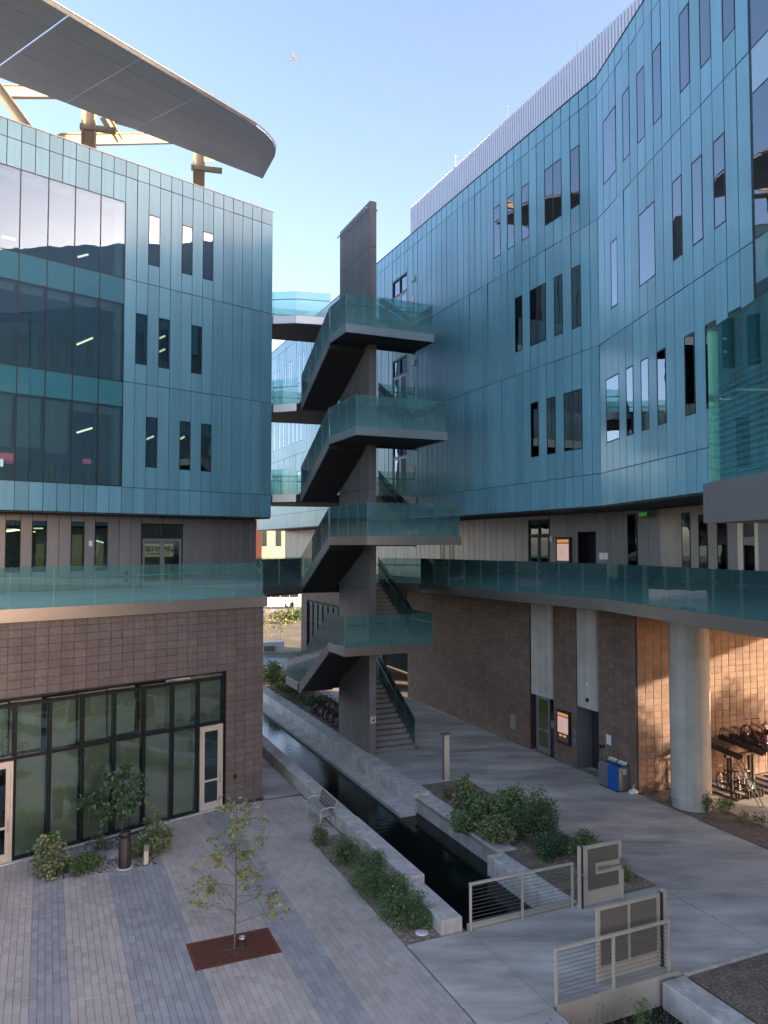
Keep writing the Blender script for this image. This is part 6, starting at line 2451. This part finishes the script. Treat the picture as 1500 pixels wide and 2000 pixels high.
def person(label, M, shirt, trousers, seed, stride=0.15):
    """one continuous skinned body, a few pixels high in the picture"""
    me = bpy.data.meshes.new('person')
    J = [(0, 0, 0.95), (0, 0, 1.2), (0, 0, 1.42), (0, 0.01, 1.53), (0, 0.03, 1.66),
         (0.19, 0, 1.41), (0.25, 0.02, 1.13), (0.24, 0.12, 0.90), (-0.19, 0, 1.41), (-0.25, -0.02, 1.13), (-0.24, 0.04, 0.88),
         (0.09, 0, 0.90), (0.10, stride, 0.50), (0.10, stride * 0.6, 0.07), (0.10, stride * 0.6 + 0.15, 0.03),
         (-0.09, 0, 0.90), (-0.10, -stride * 0.5, 0.50), (-0.10, -stride, 0.07), (-0.10, -stride + 0.15, 0.03)]
    E_ = [(0, 1), (1, 2), (2, 3), (3, 4), (2, 5), (5, 6), (6, 7), (2, 8), (8, 9), (9, 10), (0, 11), (11, 12), (12, 13), (13, 14), (0, 15), (15, 16), (16, 17), (17, 18)]
    Rr = [0.14, 0.13, 0.15, 0.055, 0.105, 0.065, 0.045, 0.035, 0.065, 0.045, 0.035, 0.09, 0.06, 0.045, 0.035, 0.09, 0.06, 0.045, 0.035]
    me.from_pydata(J, E_, [])
    o = bpy.data.objects.new('person', me)
    COL.objects.link(o)
    md = o.modifiers.new('skin', 'SKIN')
    for i, r_ in enumerate(Rr):
        me.skin_vertices[0].data[i].radius = (r_, r_)
    me.skin_vertices[0].data[0].use_root = True
    sd = o.modifiers.new('sub', 'SUBSURF')
    sd.levels = 1
    dg = bpy.context.evaluated_depsgraph_get()
    m2 = bpy.data.meshes.new_from_object(o.evaluated_get(dg))
    bpy.data.objects.remove(o)
    m2.name = 'person'
    m2.materials.clear()
    for m_ in (shirt, trousers, MAT['skin']):
        m2.materials.append(m_)
    for p_ in m2.polygons:
        z_ = p_.center.z
        p_.material_index = 2 if z_ > 1.48 or (z_ < 0.98 and abs(p_.center.x) > 0.2) else (0 if z_ > 0.93 else 1)
        p_.use_smooth = True
    t = thing('person', label, 'person', M, group='people standing by the far street')
    put('body', m2, t)
    mb_ = MB()
    mb_.lathe([(0.0001, 1.60), (0.10, 1.62), (0.118, 1.70), (0.09, 1.77), (0.0001, 1.80)], 12, cy=0.015)
    mb_.build('hair', MAT['black'], t)
    return t


MAT['skin'] = pmat('skin', (0.35, 0.22, 0.16), rough=0.6, namp=0)
for i, (u, v, lab, sh, tr2) in enumerate(((563, 1197, 'person in pale top standing by the wheel of the coach', MAT['white'], MAT['black']),
                                         (571, 1197, 'person in dark clothes standing right of the other by the coach', MAT['frame'], MAT['black']))):
    g_ = onz(u, v, 0)
    person(lab, fr(g_.x, g_.y, 0.5 + 2 * i), sh, tr2, i)

# building beyond, seen through the gap
FBG = thing('building', 'sunlit far building with slit windows seen through the gap under the bridges', 'building', fr(-12, 138, 0))
mb = MB()
mb.box(-40, 26, 0, 20, 0, 15)
mb.build('wall', MAT['cream'], FBG)
MAT['goldpanel'] = pmat('warm_panel', (0.60, 0.50, 0.32), rough=0.5, var=0.06)
fp = Pieces(FBG, 'wall_panel', [MAT['goldpanel']], limit=120)
for i in range(62):
    for z0, z1 in ((4, 14.9), (0.2, 3.9)):
        fp.add(WM[FBG] @ Matrix.Translation((-39 + i * 1.05, -0.01, z0)), 1.0, z1 - z0, 0.05)
fp.flush()
for i in range(22):
    for z in (9.2,):
        mb = MB()
        mb.box(-36 + i * 2.6, -35 + i * 2.6, -0.10, -0.07, z, z + 4.6)
        mb.build('window', MAT['pane2'], FBG)
mb = MB()
mb.box(-11.2, -9.9, -0.4, -0.11, 5, 14)
mb.build('brick_pier', pmat('red_brick', (0.10, 0.035, 0.025), rough=0.9), FBG)

# unseen trees added outside the corner to soften and dapple the low sun
for i, (x, y, r, hh, nl, lab) in enumerate(((24.5, 23.2, 1.7, 6.8, 9500, 'unseen leafy tree added to break up the low sun, nearer the viewer'),
                                            (27.0, 26.2, 1.8, 7.0, 9500, 'unseen leafy tree added to break up the low sun, farther from the viewer'))):
    t = thing('sun_filter_tree', lab, 'tree', fr(x, y, i * 1.0), group='unseen trees added to soften the sun')
    mb = MB()
    mb.tube([(0, 0, 0), (0.05, 0, 2.0), (0, 0.05, 4.8)], 0.12, 8, r1=0.05)
    for k in range(7):
        a = k * 0.9
        mb.tube([(0, 0, 1.6 + 0.3 * k), (r * 0.7 * math.cos(a), r * 0.7 * math.sin(a), 2.8 + 0.45 * k)], 0.05, 5, r1=0.015)
    mb.build('trunk', MAT['bark'], t)
    rg = np.random.RandomState(300 + i)
    mb = MB()
    v = rg.normal(0, 1, (nl, 3))
    v /= np.linalg.norm(v, axis=1)[:, None]
    v *= rg.uniform(0.2, 1, nl)[:, None] ** 0.5 * np.array([r, r, hh * 0.38]) * (0.75 + 0.25 * np.sin(v[:, :1] * 7 + v[:, 1:2] * 5))
    v[:, 2] += hh * 0.56
    leaf_cloud(mb, v, 0.17, rg, 0.3, 0.6)
    mb.build('crown', MAT['leaf'], t)

# bird
g_ = onz(574, 118, 46.5)
BD_ = thing('bird', 'bird flying in the clear sky between the buildings', 'bird', fr(g_.x, g_.y, math.radians(20), 46.5))
mb = MB()
mb.tube([(-0.24, 0, -0.05), (-0.1, 0, -0.01), (0.06, 0, 0.03), (0.16, 0, 0.06), (0.24, 0, 0.07)], 0.035, 8)
mb.v = [(x, y * (1.3 if -0.1 < x < 0.1 else 0.8), z) for x, y, z in mb.v]
mb.add([(0.20, 0.03, 0.10), (0.29, 0, 0.075), (0.20, -0.03, 0.10), (0.2, 0, 0.04)], [(0, 1, 2), (0, 3, 1), (2, 1, 3), (0, 2, 3)])
mb.add([(-0.2, 0, -0.04), (-0.36, 0.06, -0.09), (-0.36, -0.06, -0.09), (-0.3, 0, -0.06)], [(0, 1, 3), (0, 3, 2)])
mb.build('body', pmat('bird_grey', (0.16, 0.17, 0.18), rough=0.8, namp=0), BD_)
for s in (-1, 1):
    mb = MB()
    mb.add([(0.1, s * 0.03, 0.04), (-0.1, s * 0.03, 0.02), (-0.22, s * 0.22, 0.17), (-0.2, s * 0.34, 0.32), (-0.12, s * 0.3, 0.28), (0.02, s * 0.16, 0.14),
            (0.0, s * 0.1, 0.075), (-0.1, s * 0.2, 0.15)],
           [(0, 5, 6), (0, 6, 1), (1, 6, 7), (1, 7, 2), (6, 5, 7), (5, 4, 7), (7, 4, 3), (7, 3, 2)])
    mb.build('wing', pmat('wing_grey', (0.2, 0.2, 0.19), rough=0.8, namp=0), BD_)
